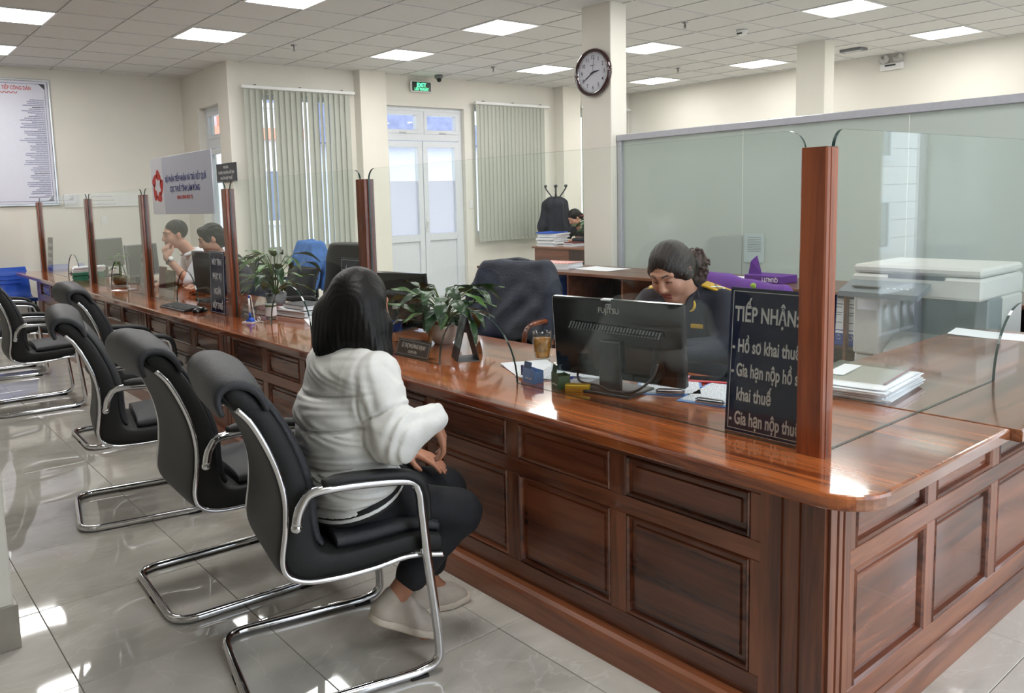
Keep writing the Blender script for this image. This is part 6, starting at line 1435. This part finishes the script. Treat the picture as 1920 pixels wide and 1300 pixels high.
for az,re,hh in ((2.6,.12,.34),(.6,.10,.30),(4.2,.08,.32)):
    mb=MB(); mb.sm=True; top=(math.cos(az)*re,math.sin(az)*re,.09+hh); mb.tube([(0,0,.09),top],.003,5); s_=mb.build('flower_stalk',M['stem'],fp); o=bpy.data.objects.new('spathe',leaf_mesh(.085,.035,.5,mat='spathe',name='spathe')); link(o,s_); o.location=top; o.rotation_euler=(0,-.4,az)
cr=thing('coat_rack','dark metal coat rack with ball-tipped hooks in the far corner','coat rack',(-9.0,9.03,0)); mb=MB(); mb.sm=True; mb.tube([(0,0,.0),(0,0,1.50)],.016,10); mb.build('pole',M['dgrey'],cr); mb=MB(); mb.lathe([(.18,0),(.18,.015),(.03,.03)],20); mb.build('foot',M['dgrey'],cr)
for k in range(6):
    a=2*PI*k/6+.3; ca_,sa_=math.cos(a),math.sin(a); mb=MB(); mb.sm=True; mb.tube(bez([(0,0,1.40),(.07*ca_,.07*sa_,1.45),(.17*ca_,.17*sa_,1.57),(.18*ca_,.18*sa_,1.61)],5),.008,7); h_=mb.build('hook',M['dgrey'],cr); mb=MB(); mb.sm=True; mb.ball((.18*ca_,.18*sa_,1.615),.022,7); mb.build('hook_ball',M['dgrey'],h_)
cj=thing('hung_jacket','dark uniform jackets hanging from the corner coat rack','jacket',(-8.98,8.99,0)); f=Fig((-.32,-.32,.55),(.32,.32,1.50),.011)
f.cap(V(0,-.15,1.33),V(0,.15,1.33),.085,.085,.06); f.chain([V(0,0,1.30),V(0,0,.75)],[.16,.19],.06,0,(1,1.15,1)); 
for s in (-1,1): f.chain([V(.03*s,.15*s,1.27),V(.05*s,.24*s,1.0),V(.03*s,.25*s,.8)],[.07,.06,.05],.04)
f.warp(lambda X,Y,Z: .008*np.sin(10*np.arctan2(Y,X)+4*Z)+wrinkle(X,Y,Z,.004,.7)); f.obj('cloth',M['navy_cloth'],cj); mb=MB(); mb.sm=True; mb.tube(bez([(.05,-.09,1.40),(.10,0,1.37),(.05,.09,1.40)],5),.02,7); mb.build('collar',M['jkt_navy'],cj)
# ---- blue moulded chair at the far left
bc_=thing('plastic_chair','blue moulded plastic chair at the far left beyond the counter end','chair',(-10.80,1.76,0),math.radians(-85)); mb=MB()
loft(mb,[(-.24,.80,1,.0,.010,.20),(-.235,.70,1,.05,.012,.225),(-.21,.56,1,.1,.012,.23),(-.18,.47,.7,.7,.012,.225),(-.10,.43,.1,1,.012,.225),(.10,.43,0,1,.012,.23),(.22,.44,-.1,1,.012,.22),(.25,.42,-.7,.7,.01,.20)],.22,3.); mb.build('shell',M['blue'],bc_)
for i in range(3): mb=MB(); mb.sm=True; mb.tube([(-.12,-.222+.012*i,.70-.045*i),(.12,-.222+.012*i,.70-.045*i)],.005,6); mb.build('back_rib',M['blue'],bc_)
for sx in (-1,1):
    for sy in (-1,1): mb=MB(); mb.sm=True; mb.tube([(sx*.17,sy*.16,.425),(sx*.20,sy*.20,0)],.011,8); mb.build('leg',M['black'],bc_)
# ---- behind the frosted partition
bd=thing('office_desk','dim desk shape behind the frosted partition','desk',(-3.0,7.2,0)); MB().bbox(0,1.4,0,.7,.72,.75,.003).build('top',M['cabdark'],bd)
for x in (0,1.36): MB().bbox(x,x+.04,.02,.68,0,.72,.002).build('side_panel',M['cabdark'],bd)
sheets('paper_stack','dim heap of files behind the frosted partition',(-2.72,7.3,.75),.2,.45,.35,10,jit=.02,th=.024)
monitor('dim dark monitor behind the frosted partition',(-2.0,7.5,.75),0,.5,.32,None,4,'black',front=True)
office_chair('dark chair blurred behind the frosted partition',(-4.45,6.9,0),.4,None,None,'black',bh=1.05)
# ================================================================== wall and ceiling fixtures, signs
# clock
ck_=thing('wall_clock','round dark-rimmed wall clock high on the front pillar','clock',(-5.308,5.868,2.602)); mb=MB(); mb.sm=True; mb.M=Matrix.Rotation(PI/2,4,'X')
mb.lathe([(.200,0),(.218,.01),(.222,.03),(.214,.05),(.200,.056),(.186,.046),(.184,.03)],48,caps=False); mb.build('rim',pm('dark_cherry_rim',srgb(46,18,20),.12,var=.3,scale=30.,coat=.8),ck_)
mb=MB(); mb.M=Matrix.Rotation(PI/2,4,'X'); mb.lathe([(.187,0),(.187,.03)],48); mb.build('dial',pm('lilac_white_dial',srgb(206,208,218),.5,var=.01),ck_)
mb=MB(); mb.sm=True; mb.M=Matrix.Rotation(PI/2,4,'X'); mb.lathe([(.188,.034),(.181,.038),(.179,.034)],48,caps=False); mb.build('inner_bezel',M['chrome'],ck_)
for k in range(1,13):
    a=PI/2-2*PI*k/12; text(str(k),.038,M['ink'],ck_,T(.138*math.cos(a),-.0305,.138*math.sin(a))@FACE_NY,.9,.01,name='numeral')
for k in range(60):
    a=2*PI*k/60; mb=MB(); mb.M=Matrix.Rotation(a,4,'Y'); mb.box(-.0012 if k%5 else -.002,.0012 if k%5 else .002,-.031,-.0302,.166,.175); mb.build('minute_mark',M['ink'],ck_)
def hand_(deg,L,w_,nm,y): mb=MB(); mb.M=Matrix.Rotation(math.radians(deg),4,'Y'); mb.prism([(-w_,-.03),(w_,-.03),(w_*1.2,L*.7),(0,L),(-w_*1.2,L*.7)],'y',y,y+.0015); mb.build(nm,M['ink'],ck_)
hand_(80,.088,.005,'hour_hand',-.034); hand_(238,.135,.004,'minute_hand',-.036); hand_(8,.12,.0012,'second_hand',-.038)
mb=MB(); mb.sm=True; mb.tube(bez([(-.030,-.0308,.062),(-.022,-.0308,.074),(-.016,-.0308,.062),(-.008,-.0308,.070),(-.002,-.0308,.063),(.006,-.0308,.071),(.012,-.0308,.063),(.022,-.0308,.069),(.032,-.0308,.065)],4),.0011,5); mb.build('script_mark',M['ink'],ck_); mb=MB(); mb.M=T(0,-.038,0)@Matrix.Rotation(PI/2,4,'X'); mb.lathe([(.008,-.003),(.008,.003)],14); mb.build('hub',M['ink'],ck_)
# exit sign
ex=thing('exit_sign','green lit exit sign hanging above the glazed door','exit sign',(XB+.06,6.945,2.995)); MB().bbox(-.02,.02,-.175,.175,0,.15,.005).build('housing',M['white'],ex); MB().box(.0202,.0215,-.165,.165,.012,.138).build('panel',pm('dark_green_exit_panel',srgb(4,34,20),.3),ex)
M['exit_glow']=emit('exit_letter_glow',(.10,1,.35,1),2.2); text('EXIT',.055,M['exit_glow'],ex,T(.022,0,.094)@FACE_PX,1.05,.05); text('LỐI THOÁT',.036,M['exit_glow'],ex,T(.022,0,.036)@FACE_PX,.95,.04)
for y in (-.10,.10): mb=MB(); mb.tube([(0,y,.15),(0,y,.222)],.004,6); mb.build('hanger',M['white'],ex)
# framed regulations board and second notice
def board_txt(r,W,H,title,rows,seed,x=.0):
    rr=random.Random(seed); words='công dân tiếp nhận giải quyết khiếu nại tố cáo kiến nghị phản ánh theo quy định của pháp luật cơ quan thuế người có trách nhiệm hướng dẫn nội dung thời gian hồ sơ'.split()
    z=H-.30; body=[]
    for i in range(rows):
        n=rr.randint(12,19) if i%4 else rr.randint(7,11); body.append(' '.join(rr.choice(words) for _ in range(n)))
    return body
pb=thing('regulations_board','tall framed regulations board headed Tiếp công dân on the left wall','notice board',(XL+.008,1.955,1.535)); BW,BH=.93,1.55
mb=MB(); 
for a in ((-BW/2,BW/2,0,.025),(-BW/2,BW/2,BH-.025,BH),(-BW/2,-BW/2+.025,.025,BH-.025),(BW/2-.025,BW/2,.025,BH-.025)): mb.bbox(0,.022,a[0],a[1],a[2],a[3],.004)
mb.build('frame',M['alu'],pb); MB().box(.001,.008,-BW/2+.02,BW/2-.02,.02,BH-.02).build('sheet',pm('pale_lilac_poster',srgb(222,223,236),.35,var=.01),pb)
mb=MB(); i_=.055; t_=.004
for a in ((-BW/2+i_,BW/2-i_,i_,i_+t_),(-BW/2+i_,BW/2-i_,BH-i_-t_,BH-i_),(-BW/2+i_,-BW/2+i_+t_,i_,BH-i_),(BW/2-i_-t_,BW/2-i_,i_,BH-i_)): mb.box(.0082,.009,a[0],a[1],a[2],a[3])
mb.build('border_line',M['blue_ink'],pb)
for sy in (-1,1):
    for z,sz in ((i_,1),(BH-i_,-1)):
        mb=MB(); y=sy*(BW/2-i_); mb.prism([(y,z),(y-sy*.07,z),(y,z+sz*.07)],'x',.0083,.0093); mb.build('corner_ornament',M['dgrey'],pb)
text('NỘI QUY TIẾP CÔNG DÂN',.046,M['red_ink'],pb,T(.0092,.0,BH-.115)@FACE_PX,.66,.02); mb=MB(); mb.sm=True; mb.tube([(.0095,.16*math.sin(k/12*PI*2)*0+(-.10+.20*k/24),BH-.17+.010*math.sin(k*1.1)) for k in range(25)],.004,5); mb.build('flourish',M['red_ink'],pb)
bd_=board_txt(pb,BW,BH,'',54,5)
for i,l in enumerate(bd_): text(l,.0135,M['blue_ink'] if i not in (4,40) else M['ink'],pb,T(.0092,.39,BH-.25-.0225*i)@FACE_PX,.40,.01 if i not in (4,40) else .04,'RIGHT',name='text_line')
nb_=thing('wall_notice','white framed notice on the left wall behind the far glass screens','notice board',(XL+.008,2.94,1.50)); MB().bbox(0,.015,-.46,.46,0,.175,.004).build('board',M['white'],nb_)
for i,l in enumerate(board_txt(nb_,1,1,'',3,9)): text(l[:60],.016,M['mgrey'],nb_,T(.0155,0,.135-.05*i)@FACE_PX,.6,.0,name='text_line')
# department sign on the return wall
ds=thing('department_sign','small black department sign at the corner of the return wall','sign',(-9.82,YJ-.008,1.758)); MB().bbox(-.31,.31,-.006,.006,0,.235,.002).build('plate',pm('charcoal_plate',srgb(40,42,54),.3),ds)
for s_,z in (('PHÒNG',.185),('TUYÊN TRUYỀN HỖ TRỢ',.118),('NGƯỜI NỘP THUẾ',.05)): text(s_,.034,M['silver_ink'],ds,T(0,-.0066,z)@FACE_NY,.95,.03)
# switches and sockets
def plate(label,loc,face,w_=.075,h=.12):
    r=thing('switch_plate',label,'switch',loc); 
    if face=='x': MB().bbox(0,.008,-w_/2,w_/2,-h/2,h/2,.002).build('plate',M['white'],r); [MB().bbox(.008,.012,-.018,.018,z-.018,z+.018,.002).build('rocker',M['white'],r) for z in (-.028,.028)]
    return r
plate('white light switch on the wall right of the glazed door',(XB,7.86,1.37),'x'); plate('white switch plate low on the left wall behind the far screens',(XL,2.95,1.32),'x'); plate('white switch plate left of the department sign, seen through glass',(XL,3.7,1.42),'x')
# cctv dome, sprinklers, smoke detectors
cv_=thing('cctv_camera','small dome security camera on the ceiling right of the exit sign','camera',(-9.40,7.13,HC)); mb=MB(); mb.sm=True; mb.lathe([(.06,0),(.06,-.03),(.045,-.05),(.03,-.062)],20); mb.build('housing',M['mgrey'],cv_); mb=MB(); mb.sm=True; mb.ball((.02,-.01,-.065),.034,9); mb.build('lens_ball',M['black'],cv_)
for (x,y),lb in zip(((-8.37,4.34),(-8.48,7.36),(-5.33,7.27),(-7.3,9.8)),('ceiling sprinkler above the wide blind','ceiling sprinkler left of the clock pillar','ceiling sprinkler right of the clock pillar head','tiny far ceiling sprinkler below the clock lights')):
    r=thing('sprinkler',lb,'sprinkler',(x,y,HC),0,'ceiling sprinklers'); mb=MB(); mb.lathe([(.032,0),(.030,-.008),(.012,-.012)],14); mb.build('escutcheon',M['steel'],r); mb=MB(); mb.lathe([(.008,-.01),(.008,-.05)],8); mb.tube([(-.013,0,-.02),(-.011,0,-.055),(0,0,-.06),(.011,0,-.055),(.013,0,-.02)],.003,5); mb.build('frame',M['steel'],r); mb=MB(); mb.lathe([(.018,-.06),(.018,-.063)],12); mb.build('deflector',M['steel'],r)
sd=thing('smoke_detector','white smoke detector on the ceiling between the two pillars','smoke detector',(-5.26,8.2,HC)); mb=MB(); mb.sm=True; mb.lathe([(.06,0),(.06,-.02),(.05,-.045),(.03,-.052)],24); mb.build('housing',M['white'],sd); MB().bbox(-.03,.03,-.056,-.045,-.045,-.03,.001).build('vent_slot',M['black'],sd)
av=thing('ceiling_speaker','flat grey ceiling fixture right of the rear pillar','fixture',(-5.22,10.62,HC)); mb=MB(); mb.prism([(-.13,-.08),(.13,-.08),(.15,.08),(-.15,.08)],'z',-.03,0); mb.build('housing',M['mgrey'],av); MB().box(-.10,.10,-.05,.05,-.0315,-.03).build('grille',M['grey_alu'],av)
em=thing('emergency_lamp','twin-head emergency lamp high on the right wall','lamp',(-5.13,YR,3.01)); MB().bbox(-.15,.15,-.06,0,0,.09,.012).build('battery_box',M['white'],em); MB().bbox(-.08,.06,-.064,-.058,.05,.072,.002).build('label_window',M['dgrey'],em)
for x in (-.09,.09):
    mb=MB(); mb.sm=True; mb.M=T(x,-.03,.145)@Matrix.Rotation(PI/2,4,'X'); mb.lathe([(.025,-.02),(.055,.01),(.062,.035)],18,caps=False); h_=mb.build('lamp_head',M['white'],em); mb=MB(); mb.sm=True; mb.M=T(x,-.03,.145)@Matrix.Rotation(PI/2,4,'X'); mb.lathe([(.001,.024),(.059,.032)],18,caps=False); mb.build('reflector',M['chrome'],h_); mb=MB(); mb.tube([(x,-.03,.10),(x,-.03,.085)],.01,8); mb.build('swivel',M['mgrey'],em)
pn=thing('pinned_sheet','pale printed sheet taped to the frosted partition right of the officer','sheet',(-3.69,5.955,.88)); MB().box(-.09,.09,0,.001,0,.235).build('sheet',pm('faded_sheet',srgb(188,204,202),.7,var=.02),pn)
for k in range(9): MB().box(-.06,.06,-.0006,0,.20-.014*k,.204-.014*k).build('text_line',M['mgrey'],pn)
# ---- outside: neighbouring buildings seen through the doors
gr=struct('trim_ground',MB().box(-60,XL-.3,-30,40,-.3,-.1).box(XE+.25,40,-30,40,-.5,-.3),pm('pale_paving',srgb(196,194,190),.8,kind='world',scale=1.5))
nbd=thing('neighbour_building','white and salmon house outside the glazed exit door','building',(-17,4,0)); MB().box(-4,0,0,5.2,-.1,6.5).build('wall',pm('white_render',srgb(206,204,210),.8),nbd); MB().box(0,.12,1.2,4.9,2.9,3.15).box(0,.12,2.9,3.2,3.15,5.2).build('salmon_band',pm('salmon_render',srgb(206,140,116),.8),nbd)
for y in (1.3,3.3):
    for z in (1.0,3.6): f=MB(); f.box(.0,.06,y,y+1.2,z,z+.1).box(0,.06,y,y+1.2,z+1.2,z+1.3).box(0,.06,y,y+.1,z+.1,z+1.2).box(0,.06,y+1.1,y+1.2,z+.1,z+1.2).box(0,.06,y+.55,y+.65,z+.1,z+1.2); w_=f.build('window',M['pvc'],nbd); MB().box(0,.02,y+.1,y+1.1,z+.1,z+1.2).build('window_pane',pm('shaded_pane',srgb(120,128,150),.2),w_)
nb2=thing('neighbour_shed','grey roofed outbuilding seen through the right door leaf','building',(-19,10.0,0)); MB().box(-4,0,0,6,-.1,3.0).build('wall',pm('pale_wall',srgb(190,192,200),.8),nb2); mb=MB(); mb.prism([(-.5,3.0),(6.5,3.0),(6.5,3.2),(1.5,5.0),(-.5,4.2)],'x',-4.3,.4); mb.build('roof',pm('slate_blue_roof',srgb(116,122,150),.7,var=.2,scale=5.),nb2); MB().box(0,.08,1.0,1.9,1.0,2.4).build('blue_board',pm('sky_blue_print',srgb(90,160,210),.5),nb2)
# siding house and balustrade to the east (mirrored in the return screen)
se=thing('siding_house','white boarded house reflected in the return glass screen','building',(6.2,13,-.3)); MB().box(0,4,0,14,0,7).build('wall',M['white'],se)
for k in range(16): MB().bbox(-.03,.0,0,14,.2+.4*k,.58+.4*k,.004).build('weatherboard',M['white'],se)
for y,z in ((3.6,2.3),(3.6,.3),(7.5,2.3)): f=MB(); f.box(-.08,-.03,y,y+2.2,z,z+.12).box(-.08,-.03,y,y+2.2,z+1.1,z+1.22).box(-.08,-.03,y,y+.12,z+.12,z+1.1).box(-.08,-.03,y+2.08,y+2.2,z+.12,z+1.1); w_=f.build('window',M['pvc'],se); MB().box(-.05,-.03,y+.12,y+2.08,z+.12,z+1.1).build('window_pane',pm('grey_pane',srgb(130,138,142),.2),w_)
bl=thing('balustrade','white turned balustrade reflected in the return glass screen','balustrade',(1.62,7.5,-.3)); MB().bbox(-.08,.08,0,3.0,0,.12,.01).build('plinth',M['white'],bl); MB().bbox(-.1,.1,0,3.0,.58,.70,.01).build('handrail',M['white'],bl)
mb=MB(); mb.sm=True; mb.lathe([(.05,0),(.05,.03),(.03,.06),(.035,.08),(.065,.16),(.06,.22),(.03,.33),(.025,.37),(.045,.42),(.05,.46)],16); bm_=mb.mesh('baluster',M['white'])
for k in range(14): o=bpy.data.objects.new('baluster',bm_); link(o,bl); o.location=(0,.15+.2*k,.12)
flush_text()
